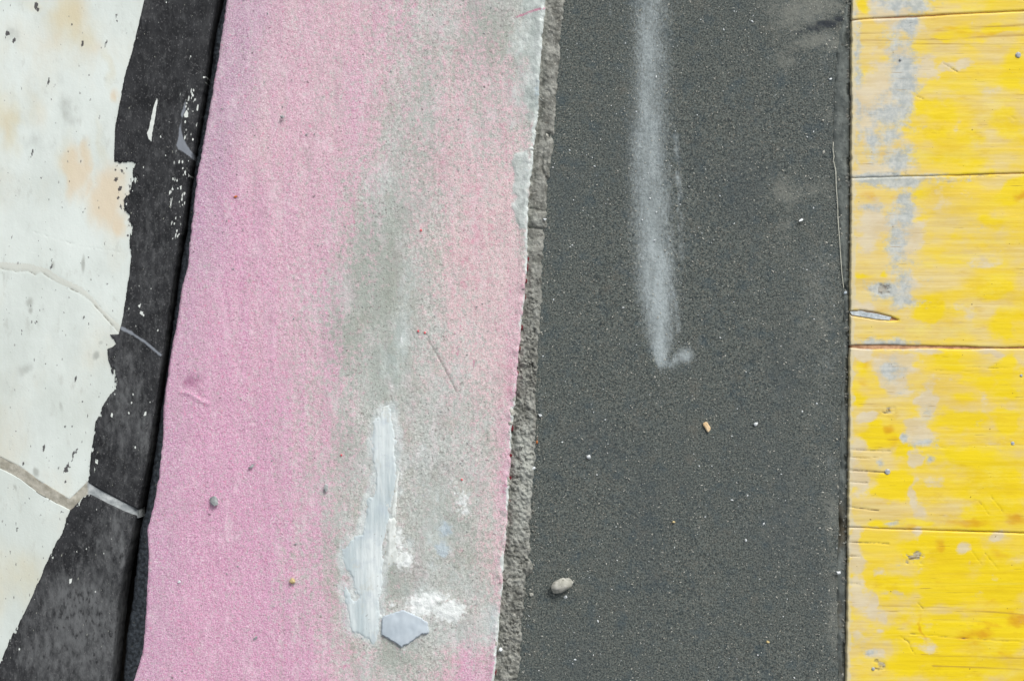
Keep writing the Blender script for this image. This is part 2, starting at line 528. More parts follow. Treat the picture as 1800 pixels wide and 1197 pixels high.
m.layer(m.noise(420, 3, (0.03, 1, 1), offs=14), (238, 220, 120), None, 0, 0.60, 0.76, 0.14)
m.layer('film', m.two((206, 190, 158), (216, 206, 184), m.noise(90, 5, (0.5, 1, 1), rough=0.6)), m.noise(70, 7, (0.7, 1, 1), offs=3, rough=0.65), 1.7, 0.42, 0.80, 0.80)
m.layer('cement', m.two((166, 175, 176), (198, 202, 198), m.noise(200, 5, rough=0.65)), m.noise(110, 7, (0.8, 1, 1), offs=5, rough=0.74), 2.6, 0.30, 1.0, 0.92)
m.layer('speck', (104, 112, 114), m.noise(420, 5, (0.7, 1, 1), rough=0.7), 2.0, 0.55, 1.2, 0.75)
m.layer('knot', m.two((92, 78, 66), (176, 170, 154), m.noise(360, 5, (0.35, 1, 1), rough=0.65), 0.42, 0.58), m.noise(300, 4), 1.2, 0.4, 1.0, 0.9)
m.layer('crack', (104, 86, 58), m.noise(700, 3), 1.0, 0.2, 1.0, 0.8)
m.layer(m.noise(900, 3, (0.05, 1, 1), offs=111), (150, 112, 44), None, 0, 0.665, 0.74, 0.6)
m.layer('edge', (208, 200, 172), m.noise(300, 4), 1.0, 0.3, 1.0, 0.75)
m.layer(m.noise(330, 1, offs=41), (128, 92, 40), None, 0, 0.765, 0.79, 0.7)
m.bump(gr2, 0.00007)
m.bump(m.noise(120, 4, (0.25, 1, 1)), 0.00035)
M_WOOD = m.done()

M_CORE = simple('bare_timber_core', (176, 132, 102), (206, 164, 130), 260, 0.85, 0.0003)
M_PLAST = Mat('white_plaster', 0.8, 0.2)
m = M_PLAST
m.c = m.two((186, 199, 202), (216, 224, 224), m.noise(50, 5, (1, 0.3, 1)))
m.layer(m.math('MULTIPLY', m.attr('thick'), -0.2), (190, 194, 186), m.noise(300, 3, offs=4), 1.2, -0.7, 0.2, 0.7)
m.layer(m.noise(420, 5, (1, 0.12, 1), offs=3), (226, 232, 231), None, 0, 0.50, 0.76, 0.6)
m.layer(m.noise(70, 5, offs=13, rough=0.65), (178, 190, 198), None, 0, 0.48, 0.72, 0.6)
m.layer(m.noise(90, 6, (1, 0.6, 1), offs=23, rough=0.7), (196, 199, 190), None, 0, 0.54, 0.68, 0.7)
m.layer(m.noise(420, 3, offs=9), (150, 156, 152), None, 0, 0.66, 0.74, 0.6)
m.bump(m.noise(420, 4, (1, 0.18, 1)), 0.0004)
M_PLAST = m.done()
M_LIP = simple('chalky_plaster', (200, 206, 202), (226, 231, 228), 160, 0.9, 0.0005, (180, 180, 170))
M_FLAKE = simple('blue_grey_flake', (178, 190, 199), (190, 201, 209), 90, 0.6, 0.0002)
M_JOINT = simple('joint_mortar', (150, 146, 132), (178, 175, 162), 160, 0.9, 0.0005)
M_SEAL = simple('pale_joint_mortar', (138, 142, 142), (172, 176, 174), 160, 0.8, 0.0004)
M_STONE = simple('pale_stone', (158, 158, 148), (196, 195, 186), 220, 0.9, 0.0006, (128, 126, 116))
M_GREY = simple('grey_stone', (138, 143, 144), (182, 187, 186), 300, 0.9, 0.0005)
M_BRIGHT = simple('white_chip', (206, 212, 214), (236, 240, 240), 300, 0.7, 0.0003)
M_OCHRE = simple('ochre_stone', (178, 160, 112), (206, 190, 146), 300, 0.8, 0.0003)
M_STRAW = simple('pale_wood_chip', (214, 184, 140), (238, 216, 180), 500, 0.7, 0.0002)
M_ORANGE = simple('orange_grit', (186, 104, 50), (206, 128, 66), 400, 0.8)
M_RED = simple('dark_red_paint', (96, 26, 36), (130, 40, 52), 300, 0.6, 0.0003)
M_CORAL = simple('coral_paint', (226, 92, 100), (236, 110, 116), 300, 0.6)
M_STEEL = simple('dull_steel', (150, 156, 160), (186, 190, 192), 500, 0.45, 0.0001)
M_THREAD = simple('pale_thread', (196, 196, 180), (216, 216, 202), 400, 0.8)
M_GROUND = simple('earth', (54, 52, 48), (78, 75, 69), 8, 0.95, 0.002, (46, 44, 40))

# ------------------------------------------------------------------ ground
gz = -0.10
gnd = mesh_obj('ground', [(-60, -60, gz), (60, -60, gz), (60, 60, gz), (-60, 60, gz)], [(0, 1, 2, 3)], M_GROUND)
tag(gnd, kind='structure')

# ------------------------------------------------------------------ outlines measured in the photograph (u, v)
gapL = pl([(382, 0), (371, 67), (362, 134), (354, 187), (344, 247), (334, 301), (322, 400), (316, 420), (307, 483), (297, 550), (289, 617), (281, 667), (271, 734), (262, 797), (246, 880), (239, 912), (229, 957), (217, 1010), (209, 1064), (203, 1131), (197, 1197)])
gapR = pl([(394, 0), (379, 67), (371, 134), (362, 187), (352, 247), (342, 301), (330, 400), (316, 483), (305, 567), (294, 650), (283, 720), (273, 797), (257, 897), (247, 930), (240, 997), (234, 1048), (224, 1114), (217, 1197)])
pinkL = pl([(399, 0), (384, 97), (371, 174), (357.5, 250), (347, 301), (336, 400), (329, 467), (319, 510), (311, 567), (301, 614), (294, 667), (287, 717), (286, 767.5), (282, 797), (279, 837), (267, 897), (258.5, 930), (260.5, 984), (257, 1031), (255.6, 1081), (249, 1148), (234, 1197), (230, 1240)])
pinkR = pl([(958, 0), (958, 23), (954, 58), (951, 97), (948, 156), (946, 202), (941, 228), (943, 240), (936, 262), (938, 285), (930, 330), (928, 389), (926, 428), (928, 445), (921, 536), (915, 587), (909, 653), (906, 703), (901, 740), (899, 756), (897, 809), (895, 866), (888, 964), (882, 1042), (876, 1112), (872, 1159), (868, 1197)])
bedR = pl([(993, 0), (987, 60), (982, 134), (977, 200), (974, 247), (968, 294), (966, 312), (962, 318), (962, 367), (962, 384), (961, 402), (957, 404), (957, 433), (953, 477), (952, 534), (948, 600), (945, 661), (942, 700), (943, 735), (941, 800), (938, 830), (935, 880), (932, 931), (932, 980), (936, 995), (935, 1006), (926, 1016), (922, 1060), (918, 1100), (916, 1148), (911, 1197)])
selvL = pl([(1487, 0), (1481, 40), (1475, 65), (1468, 130), (1465, 218), (1464, 260), (1468, 300), (1472, 360), (1475, 413), (1481, 495), (1483, 550), (1480, 600), (1479, 675), (1477, 760), (1475, 850), (1473, 950), (1470, 1025), (1474, 1173), (1473, 1197)])
woodL = pl([(1497.5, 0), (1496.5, 300), (1494.5, 600), (1491.5, 900), (1488, 1197)])
blackL = pl([(254.6, -2), (242, 50), (230.5, 97), (219, 134), (209, 187), (202, 227), (200, 283), (233.5, 285), (234, 314), (230, 333), (217, 351), (219, 371), (228, 378), (230, 400), (227, 427), (231, 450), (227, 483), (222, 517), (214, 567), (209, 587), (204.5, 605), (192.5, 588.5), (188, 614), (190.5, 634), (197, 657), (201.5, 664), (200.5, 687), (190.5, 697), (177, 721), (167, 744), (164, 767), (159, 800), (158, 820), (157, 837), (154, 850), (151, 868), (146, 873), (125, 894), (117, 910), (110, 937), (100, 951), (87, 977), (70, 1017), (50, 1061), (37, 1088), (17, 1124), (5, 1154), (-4, 1175), (-15, 1205), (-60, 1320)])
jointTop = plv([(-40, 780), (0, 804), (33, 820), (67, 845), (100, 866), (122, 879), (154, 848), (180, 863), (214, 881), (250, 899)])
jointBot = plv([(-40, 797), (0, 821), (33, 838), (67, 864), (100, 883), (125, 895), (147, 871), (158, 868), (180, 879), (214, 896), (250, 911)])

# ------------------------------------------------------------------ white slabs with black border
Z_WHITE = 0.001
crackA = [(-400, 520), (-200, 478), (0, 460), (23, 462), (50, 463), (67, 468), (84, 472), (110, 490), (144, 504), (164, 524), (180, 544), (194, 557), (212, 572)]
crackB = [(-400, 530), (-200, 489), (0, 472), (30, 478), (47, 476), (62, 483), (72, 478), (100, 497), (114, 503), (140, 515), (160, 530), (187, 560), (210, 586)]
crackC = [(60, 408), (110, 424), (150, 434), (228, 446)]
flecks = [(205, 27, 3, 5), (206, 36, 2, 4), (186, 77, 2, 8), (145, 77, 3, 8), (85, 145, 2.5, 9), (57, 268, 2.5, 9), (72, 313, 2, 4), (62, 10, 4, 8), (66, 18, 3, 5), (14, 60, 5, 7), (24, 72, 4, 6), (223, 59, 1.5, 3),
          (188, 500, 2, 3), (147, 560, 2, 4), (64, 566, 3, 4), (38, 581, 2, 3), (133, 668, 2, 5), (81, 638, 2, 2.5), (100, 642, 1.5, 4), (154, 730, 1.5, 4), (114, 750, 2, 5), (77, 787, 2.5, 7), (145, 705, 1.5, 3), (91, 456, 2, 3), (90, 470, 3, 5),
          (128, 800, 3, 9), (116, 824, 4, 8), (134, 792, 2, 6), (87, 876, 2, 8), (83, 869, 1.5, 4), (120, 818, 2, 8), (30, 930, 2, 4), (18, 970, 1.5, 5), (52, 1045, 1.5, 3), (39, 1074, 1.5, 3), (71, 905, 2, 2.5), (115, 846, 2, 4), (155, 453, 1.5, 2), (214, 300, 3, 4), (204, 316, 4, 5), (211, 333, 4, 6), (207, 348, 3, 6), (218, 305, 2, 3), (203, 298, 2, 6), (222, 296, 2, 3), (212, 362, 2, 5), (220, 366, 2.5, 3), (224, 415, 3, 3)]
r2 = np.random.default_rng(5)
for _ in range(420):
    a, b = r2.uniform(-700, 220), r2.uniform(-600, 1700)
    e = r2.uniform(0.6, 1.5)
    flecks.append((a, b, e, e * r2.uniform(1, 3)))
for _ in range(240):
    a, b = r2.uniform(0, 215), r2.uniform(430, 1160) if r2.random() < .8 else r2.uniform(0, 430)
    e = r2.uniform(0.7, 1.7)
    flecks.append((a, b, e, e * r2.uniform(1, 3)))
tans = [(134, 295, 18, 46, 1.0), (150, 330, 14, 34, .6), (190, 350, 32, 58, 1.15), (208, 395, 16, 20, 1.0), (203, 165, 9, 20, .8), (125, 30, 28, 36, .62), (172, 85, 20, 22, .4), (100, 60, 22, 18, .35), (5, 220, 14, 40, .45), (15, 1000, 60, 60, .25), (70, 190, 26, 40, .25), (-150, 300, 60, 120, .6), (-200, 900, 90, 60, .5), (-320, 100, 80, 60, .5)]
yels = [(120, 28, 40, 60, .9), (150, 60, 30, 40, .7), (60, 8, 30, 20, .5), (10, 215, 26, 60, .7), (175, 240, 14, 60, .4), (30, 1010, 60, 70, .55), (60, 190, 40, 40, .4), (190, 120, 14, 50, .5), (120, 270, 26, 50, .5), (-200, 500, 120, 160, .8)]
greys = [(118, 190, 18, 30, .55), (130, 210, 12, 20, .45), (60, 245, 20, 16, .4), (45, 650, 16, 12, .7), (170, 625, 6, 8, 1.1), (148, 464, 4, 12, 1.0), (90, 468, 4, 6, .8), (108, 535, 12, 12, .35), (50, 530, 7, 9, .9), (52, 545, 4, 7, .9), (105, 715, 4, 12, .7), (64, 832, 6, 9, 1.3), (27, 852, 4, 7, .9), (20, 62, 20, 14, .5), (76, 540, 6, 14, .3), (110, 130, 14, 14, .35), (-180, 600, 40, 60, .6), (176, 602, 4, 4, .8)]

def fleck_field(U, V):
    f = np.full(U.shape, -4.0)
    dB_ = blackL(V) - U
    zone = np.interp(V, [270, 290, 400, 430, 570, 600, 700, 840, 900, 1000, 1200], [0, 1, 1, .1, .1, .6, .9, .5, .25, .2, .15])
    f = np.maximum(f, 2.2 * (afbm(U / 3.2, V / 9, 37, 3) - 0.62 - dB_ / 22 + 0.45 * zone) - 3 * (1 - zone))
    for (a, b, ru, rv) in flecks:
        pad_ = 4
        msk = (np.abs(U - a) < ru + pad_) & (np.abs(V - b) < rv + pad_)
        if not msk.any(): continue
        du, dv = U[msk] - a, V[msk] - b
        du = du + 0.22 * dv + 0.7 * ru * fbm(U[msk] / 3, V[msk] / 4, 39, 3)      # flecks lean a little, torn outlines
        dv = dv + 0.8 * rv * fbm(U[msk] / 3, V[msk] / 4, 40, 3)
        q = 1 - np.sqrt((du / ru) ** 2 + (dv / rv) ** 2)
        f[msk] = np.maximum(f[msk], (q - 0.12) * min(ru, rv))
    return f

def white_part(name, cols, vtop, vbot, rows01, label):
    Uc = np.broadcast_to(cols[None, :], (len(rows01), len(cols))).copy()
    t = vtop(cols)[None, :]; b = vbot(cols)[None, :]
    V = t + rows01[:, None] * (b - t)
    lim = gapL(V) - 46
    U = np.minimum(Uc, lim)
    Z = np.full(U.shape, Z_WHITE - 0.0006)
    Z += 0.0010 * fbm(U / 160, V / 260, 31, 3) * 0.6
    dA, dB, dC = seg_dist(U, V, crackA), seg_dist(U, V, crackB), seg_dist(U, V, crackC)
    wob = 0.9 * fbm(U / 9, V / 9, 77, 2)
    crk = np.maximum(0.9 + wob - dB, 0.0 + wob - dA)
    crk = np.maximum(crk, 0.25 + 0.9 * wob - dC)
    Z -= 0.0004 * sstep(-1.0, 1.5, crk)
    between = ((V > np.interp(U, [p[0] for p in crackA], [p[1] for p in crackA])) & (V < np.interp(U, [p[0] for p in crackB], [p[1] for p in crackB]))).astype(float)
    edge_d = np.minimum(np.abs(V - t), np.abs(b - V))
    Z -= roll(edge_d, 2.4)
    UU, VV = U + 16 * fbm(U / 26, V / 40, 35, 4) - 0.28 * 0, V + 22 * fbm(U / 30, V / 50, 36, 4)
    at = dict(tan=blobs(UU, VV, tans), yel=blobs(UU, VV, yels), grey=blobs(UU * .4 + U * .6, VV * .4 + V * .6, greys), filler=between * 1.4 - 0.6, crack=np.clip(crk, -4, 3), fleck=fleck_field(U, V))
    o = grid_obj(name, U, V, Z, -0.03, M_WHITE, None, at)
    tag(o, label, 'slab')
    return o

colsW = steps(-900, 400, -20, 400, FINE, 14)
rows_up = np.unique(np.concatenate([np.linspace(0, (0 - VT) / (845 - VT), 60), np.linspace((0 - VT) / (845 - VT), 1, 430)]))
slab_up = white_part('painted_slab', colsW, lambda c: np.full(c.shape, VT), jointTop, rows_up, 'white-painted stone slab above the mortar joint, with hairline crack, tan stains and black border')
rows_dn = np.unique(np.concatenate([np.linspace(0, 0.27, 180), np.linspace(0.27, 1, 60)]))
colsW2 = steps(-1100, 260, -20, 260, FINE, 14)
slab_dn = white_part('painted_slab', colsW2, jointBot, lambda c: np.full(c.shape, VB), rows_dn, 'white-painted stone slab below the mortar joint, beside the widest, scuffed part of the black border')

chips = [[(276, 172), (277.5, 178), (271, 218), (268, 232), (266, 250), (261, 244), (258, 234), (262, 226), (266, 205), (270, 187)],
         [(328, 192), (331, 198), (331, 206), (325, 208), (323, 202)],
         [(246, 535), (249, 531), (246, 542), (242, 538)], [(247, 546), (252, 548), (250, 555), (245, 551)],
         [(254, 724), (258, 722), (257, 730), (252, 731)], [(262, 706), (266, 704), (264, 709)], [(196, 724), (199, 728), (198, 735), (194, 731)],
         [(278, 36), (280, 40), (277, 43)], [(334, 97), (337, 99), (333, 106)], [(320, 60), (322, 66), (320, 69)], [(357, 135), (363, 134), (361, 138), (356, 138)], [(360, 144), (362, 145), (359, 147)], [(300, 350), (302, 356), (300, 368), (299, 360)], [(316, 375), (318, 382), (316, 384)], [(307, 308), (309, 316), (306, 322)], [(331, 304), (334, 310), (331, 312)], [(168, 806), (173, 808), (172, 816), (167, 814)], [(122, 1017), (127, 1016), (126, 1024), (121, 1026)], [(156, 959), (158, 962), (155, 966)]]

_vv = np.arange(-1100.0, 2300.0, 2.0)
_e = blackL(_vv)
_e = np.array([_e[max(0, i - 14):i + 15].min() for i in range(len(_e))])
_e = np.convolve(np.pad(_e, 10, mode='edge'), np.ones(21) / 21, mode='valid') - 3
def blackE(v): return np.interp(v, _vv, _e)

def black_part(vt, vb, n, parent, seals, scuffs):
    """vt, vb: functions of u for the top and bottom edges"""
    T = n if isinstance(n, np.ndarray) else np.linspace(0, 1, n)
    NC = 100
    s = np.linspace(0, 1, NC)[None, :]
    # two passes: rows follow the slanted end, columns follow both edges
    V = vt + T[:, None] * (vb - vt) * np.ones((1, NC))
    for _ in range(3):
        jl = 0.9 * fbm(V[:, :1] / 7, V[:, :1] * 0 + 3, 5, 3) + 0.5 * fbm(V[:, :1] / 2.5, V[:, :1] * 0, 6, 2)
        L = blackE(V) - 6; R = gapL(V) + 0.8 * fbm(V / 12, V * 0 + 9, 8, 2)
        U = L + s * (R - L)
        tt = vt if not callable(vt) else vt(U)
        if callable(FT) and FT is not None: tt = FT(U)
        bb = FB(U)
        V = tt + T[:, None] * (bb - tt)
    Z = np.full(U.shape, Z_WHITE + 0.0004) + 0.0010 * fbm(U / 160, V / 260, 31, 3) * 0.6 + 0.00025 * fbm(U / 10, V / 22, 12, 3)
    d_gap = R - U
    zone = np.interp(V, [270, 283, 400, 430, 570, 600, 640, 700, 840, 900, 1000, 1200], [0, 1.1, 1.1, .3, .2, .35, .9, 1, .75, .6, .35, .3])
    dL_ = U - blackL(V + (1.0 + 4.5 * (np.abs(V - 285) < 30)) * fbm(U / 9, V / 9, 15, 4, 0.6))
    sd = dL_ + 1.0 * fbm(U / 5, V / 7, 5, 3) * (0.5 + zone) + 0.5 * fbm(U / 2.5, V / 3, 6, 2)
    sd = np.minimum(sd, 9 * (0.62 + dL_ / 26 - 0.42 * zone - afbm(U / 3.4, V / 10, 38, 3)) + 40 * (zone < 0.05))
    Z -= 0.0022 * sstep(1.0, -1.0, sd)
    Z -= roll(d_gap, 20) * 0.35 + roll(d_gap, 5) * 0.8
    Z -= roll(np.minimum(np.abs(V - tt), np.abs(bb - V)), 3)
    chip = np.full(U.shape, -6.0)
    for c in chips: chip = np.maximum(chip, poly_sdf(U, V, c))
    # small streaks of splashed white near the gap
    r3 = np.random.default_rng(11)
    for _ in range(60):
        b0 = r3.uniform(150, 420); a0 = float(gapL(b0)) - abs(r3.normal(14, 12)) - 1
        rv = r3.uniform(1.2, 6); ru = r3.uniform(0.8, 1.8)
        chip = np.maximum(chip, (1 - np.hypot((U - a0 + 0.2 * (V - b0)) / ru, (V - b0) / rv)) * ru)
    for _ in range(70):
        b0 = r3.uniform(-400, 1500); a0 = r3.uniform(float(blackL(b0)), float(gapL(b0)))
        e = r3.uniform(0.6, 1.7)
        chip = np.maximum(chip, (1 - np.hypot((U - a0) / e, (V - b0) / (e * 1.6))) * e)
    seal = np.full(U.shape, -6.0)
    for c in ([(320, 206), (318, 226), (322, 244), (330, 258), (341, 272), (350, 288), (346, 288), (334, 276), (323, 268), (314, 263), (310, 256), (313, 246), (315, 226)], [(326, 176), (327, 192), (321, 206), (317, 204), (322, 190)]): seal = np.maximum(seal, poly_sdf(U, V, c) + 1.0)
    for (pts, w) in seals: seal = np.maximum(seal, w - seg_dist(U, V, pts))
    scuff = blobs(U, V, scuffs)
    at = dict(chip=np.clip(chip, -6, 4), seal=np.clip(seal / 2, -3, 2), scuff=scuff)
    return grid_obj('black_border', U, V, Z, -0.03, M_BLACK, parent, at)

scf = [(150, 1120, 120, 110, .75), (215, 700, 40, 130, .55), (200, 950, 50, 60, .55), (270, 480, 50, 200, .25), (240, 690, 18, 60, .5), (250, 760, 22, 60, .6), (200, 920, 40, 40, .6), (140, 1060, 80, 60, .85), (80, 1150, 60, 50, .7), (190, 990, 30, 50, .5), (170, 1150, 60, 60, .6), (215, 975, 6, 30, 1.0), (300, 240, 60, 160, .2), (260, 20, 50, 50, .2), (210, 640, 20, 30, .4)]
seals1 = [([(212, 576), (232, 586)], 4), ([(232, 586), (256, 602), (282, 624)], 3)]
FT = lambda U: np.full(U.shape, VT); FB = lambda U: jointTop(U)
T1 = np.unique(np.concatenate([np.linspace(0, 0.54, 70), np.linspace(0.54, 1, 520)]))
black_part(VT, 860, T1, slab_up, seals1, scf)
FT = lambda U: jointBot(U); FB = lambda U: np.full(U.shape, VB)
T2 = np.unique(np.concatenate([np.linspace(0, 0.27, 190), np.linspace(0.27, 1, 70)]))
black_part(890, VB, T2, slab_dn, [], scf)

# mortar joint between the two slabs: pale tongue across the black border, tan part between the white
cj = np.unique(np.concatenate([np.linspace(-900, -20, 60), np.linspace(-20, 243, 130)]))
T = np.linspace(0, 1, 12)
Uj = np.broadcast_to(cj[None, :], (12, len(cj))).copy()
jt, jb = jointTop(cj) - 3, jointBot(cj) + 3
Vj = jt[None, :] + T[:, None] * (jb - jt)[None, :]
m = Mat('joint_mortar_two_tone', 0.9)
m.c = m.two((152, 149, 136), (180, 177, 165), m.noise(160, 4))
m.layer('pale', m.two((146, 152, 154), (184, 189, 189), m.noise(160, 4, offs=2)), m.noise(240, 3), 0.6, 0.3, 0.7)
m.bump(m.noise(260, 4), 0.0007)
M_JOINT2 = m.done()
Zj = 0.0001 + 0.0005 * fbm(Uj / 14, Vj / 10, 41, 3) - roll(np.maximum(243 - Uj, 0) + 0.3, 24) * 1.0
jo = grid_obj('mortar_joint', Uj, Vj, Zj, -0.03, M_JOINT2, None, dict(pale=sstep(140, 168, Uj)))
tag(jo, 'grey mortar joint running between the two white-painted slabs', 'mortar joint')

# ------------------------------------------------------------------ pink concrete slab
def strip_uv(fl, fr, ncol, rows, jl=(0, 1), jr=(0, 1), power=1.0):
    s = np.linspace(0, 1, ncol)[None, :]
    V = np.repeat(rows[:, None], ncol, 1)
    L = fl(rows) + jl[0] * fbm(rows / jl[1], rows * 0 + 1.5, 61, 4)
    R = fr(rows) + jr[0] * fbm(rows / jr[1], rows * 0 + 8.5, 62, 4)
    U = L[:, None] + s * (R - L)[:, None]
    return U, V, U - L[:, None], R[:, None] - U

U, V, dl, dr = strip_uv(pinkL, pinkR, 318, ROWS, (1.2, 12), (2.8, 9))
gu = np.array([230, 350, 450, 550, 600, 650, 700, 750, 800, 850, 900, 960], float)
gv = np.array([-1000, 0, 200, 400, 600, 800, 1000, 1100, 1197, 2200], float)
cov = np.array([
    [1, 1, .95, .85, .8, .72, .6, .5, .45, .35, .3, .2],
    [1, 1, .92, .88, .84, .76, .58, .38, .40, .24, .06, .02],
    [1, 1, .95, .88, .80, .64, .34, .36, .60, .52, .56, .06],
    [1, 1, .97, .82, .58, .24, .02, .42, .78, .82, .86, .30],
    [1, 1, .95, .70, .28, .02, 0, .30, .58, .76, .90, .75],
    [1, 1, .92, .70, .38, .10, .04, .06, .14, .40, .86, .75],
    [1, 1, .95, .62, .38, .24, .12, .08, .14, .40, .80, .60],
    [1, 1, .97, .70, .48, .32, .14, .08, .14, .34, .55, .40],
    [1, 1, 1, .84, .70, .50, .26, .56, .82, .82, .62, .42],
    [1, 1, 1, .85, .6, .4, .3, .3, .5, .6, .6, .5]], float)
den = np.array([
    [.7, .7, .7, .6, .6, .5, .5, .4, .4, .4, .4, .4],
    [.55, .5, .45, .42, .48, .5, .48, .4, .35, .3, .25, .2],
    [.55, .55, .5, .5, .52, .5, .4, .35, .3, .25, .25, .2],
    [.75, .75, .72, .6, .5, .4, .25, .15, .15, .12, .08, .1],
    [.8, .8, .78, .6, .45, .3, .2, .1, .1, .1, .35, .5],
    [.9, .95, .9, .6, .45, .3, .2, .1, .1, .25, .6, .7],
    [1, 1, 1, .65, .45, .3, .2, .1, .1, .15, .3, .3],
    [1, 1, 1, .75, .5, .3, .2, .2, .2, .2, .3, .3],
    [1, 1, 1, .85, .6, .45, .3, .4, .7, .7, .5, .4],
    [1, 1, 1, .8, .6, .4, .3, .3, .5, .5, .5, .5]], float)
def table(tab, U, V):
    iu = np.clip(np.interp(U, gu, np.arange(len(gu))), 0, len(gu) - 1.001)
    iv = np.clip(np.interp(V, gv, np.arange(len(gv))), 0, len(gv) - 1.001)
    a, b = iu.astype(int), iv.astype(int)
    fu, fv = iu - a, iv - b
    fu = fu * fu * (3 - 2 * fu); fv = fv * fv * (3 - 2 * fv)
    return (tab[b, a] * (1 - fu) + tab[b, a + 1] * fu) * (1 - fv) + (tab[b + 1, a] * (1 - fu) + tab[b + 1, a + 1] * fu) * fv
wu = U + 26 * fbm(U / 90, V / 130, 3, 3); wv = V + 40 * fbm(U / 120, V / 160, 4, 3)
streak = afbm(U / 13, V / 190, 23, 4)                      # brushed along the slab
C = table(cov, wu, wv) + 0.10 * streak + 0.10 * fbm(U / 38, V / 60, 8, 4) - 0.02
patch = poly_sdf(U + 4 * fbm(U / 12, V / 12, 66, 3), V + 4 * fbm(U / 12, V / 12, 67, 3), [(898, 280), (906, 268), (930, 262), (932, 330), (928, 400), (912, 404), (905, 380), (898, 366), (906, 345), (896, 340), (904, 310)])
toppatch = sstep(78, 6, dr + 22 * fbm(U / 30, V / 60, 15, 3)) * sstep(260, 170, V + 20 * fbm(U / 20, V / 20, 5, 2)) * sstep(-500, 0, V)
film = np.maximum(np.clip(patch / 8 + 0.35, 0, 1), toppatch * 1.0)
wear = blobs(U, V, [(715, 520, 26, 90, .55), (690, 640, 40, 60, .62), (705, 600, 18, 60, .8), (770, 930, 50, 60, .62), (760, 860, 60, 60, .45), (710, 430, 24, 60, .4), (800, 1010, 55, 60, .5), (860, 1090, 22, 50, .75), (800, 1120, 60, 30, .42), (735, 1040, 60, 30, .6)])
film = np.maximum(film, wear)
brk = np.clip(0.55 + 1.3 * fbm(U / 10, V / 26, 57, 4), 0, 1.2)
rim = brk * sstep(10, 2, dr + 3.0 * fbm(U / 9, V / 16, 51, 3)) * (0.55 + 0.5 * sstep(500, 200, V)) + brk * sstep(4, 0.5, dr) * 0.6
redl = np.maximum(0.9 - seg_dist(U, V, [(908, 30), (930, 22), (960, 13)]) / 5, 0)
for k in range(16):
    a = rng.uniform(540, 690); b = rng.uniform(120, 330); L_ = rng.uniform(30, 90)
    redl = np.maximum(redl, 0.55 - seg_dist(U, V, [(a, b), (a + L_ * 0.04 + rng.normal(0, 2), b + L_)]) / rng.uniform(3, 6))
for k in range(30):
    a = rng.uniform(780, 900); b = rng.uniform(230, 640); L_ = rng.uniform(6, 26)
    redl = np.maximum(redl, 0.7 - seg_dist(U, V, [(a, b), (a + rng.normal(0, 2), b + L_)]) / rng.uniform(2, 4))
scr = np.maximum(1.0 - seg_dist(U, V, [(753, 598), (773, 632), (790, 664), (802, 688)]) / 3.2, 0)
scr = np.maximum(scr, 0.8 - seg_dist(U, V, [(672, 719), (690, 706), (686, 695)]) / 3)
scr = np.maximum(scr, 0.75 - seg_dist(U, V, [(757, 940), (775, 922), (800, 900), (816, 885)]) / 4)
dirt = blobs(U, V, [(335, 672, 22, 14, .95), (350, 690, 14, 10, .6), (700, 4, 10, 10, .5)])
mauve = sstep(120, 0, dl + 30 * fbm(U / 50, V / 90, 44, 3)) * (0.5 + 0.4 * sstep(700, 200, V)) + 0.35 * sstep(500, 0, V) * sstep(260, 60, dl)
worn = blobs(U, V, [(750, 260, 40, 130, .55), (850, 60, 60, 130, .7), (910, 150, 30, 90, .6), (780, 930, 60, 90, .5), (660, 480, 50, 120, 1.0), (610, 600, 50, 90, .8), (680, 640, 40, 70, .9), (600, 800, 40, 100, .5), (580, 980, 30, 100, .5), (700, 380, 40, 80, .6), (750, 150, 60, 120, .35), (860, 150, 60, 120, .45), (690, 1000, 30, 40, .7), (690, 1030, 26, 26, .8), (740, 940, 30, 40, .5), (830, 960, 40, 60, .4), (700, 1150, 50, 40, .6), (820, 720, 60, 80, .25)]) + 0.15 * fbm(U / 40, V / 60, 75, 4)
clump = blobs(U, V, [(830, 430, 60, 160, .75), (800, 520, 30, 60, .7), (780, 280, 40, 80, .6), (890, 240, 24, 50, .6), (890, 660, 24, 120, .7), (885, 820, 20, 100, .6), (730, 250, 60, 120, .35), (800, 60, 50, 80, .5), (820, 1165, 70, 26, .6), (760, 120, 50, 60, .35), (862, 960, 20, 80, .5), (600, 300, 80, 200, .25)])
smear = [(674, 719), (689, 712), (692, 735), (697, 752), (699, 770), (697, 809), (694, 850), (690, 885), (682, 920), (679, 950), (676, 985), (674, 1010), (671, 1050), (668, 1081), (664, 1105), (662, 1132), (654, 1131), (646, 1119), (632, 1116), (619, 1112), (611, 1093), (607, 1060), (601, 1031), (606, 1026), (616, 1046), (625, 1055), (630, 1050), (620, 1028), (616, 1010), (604, 1004), (600, 985), (602, 965), (613, 949), (633, 937), (639, 906), (643, 879), (652, 867), (659, 838), (654, 809), (653, 785), (656, 745), (662, 731)]
smd = poly_sdf(U, V, smear)
residue = blobs(U, V, [(640, 1060, 60, 80, .6), (760, 960, 70, 110, .55), (730, 810, 40, 50, .75), (760, 880, 60, 60, .65), (770, 1000, 60, 50, .55), (800, 1010, 40, 40, .4), (720, 960, 16, 40, .9), (704, 840, 12, 60, .8), (620, 1000, 26, 40, .8), (625, 1070, 24, 40, .9), (650, 700, 20, 26, .4), (705, 590, 18, 60, .6), (820, 880, 24, 40, .7), (868, 1090, 14, 40, .8), (720, 1130, 30, 30, .55), (790, 1100, 50, 24, .6), (700, 760, 10, 50, .8), (900, 120, 26, 100, .5), (860, 60, 40, 60, .3)])
residue = np.maximum(residue, 1.0 * np.exp(-(np.clip(-smd, 0, None) / 14) ** 2))
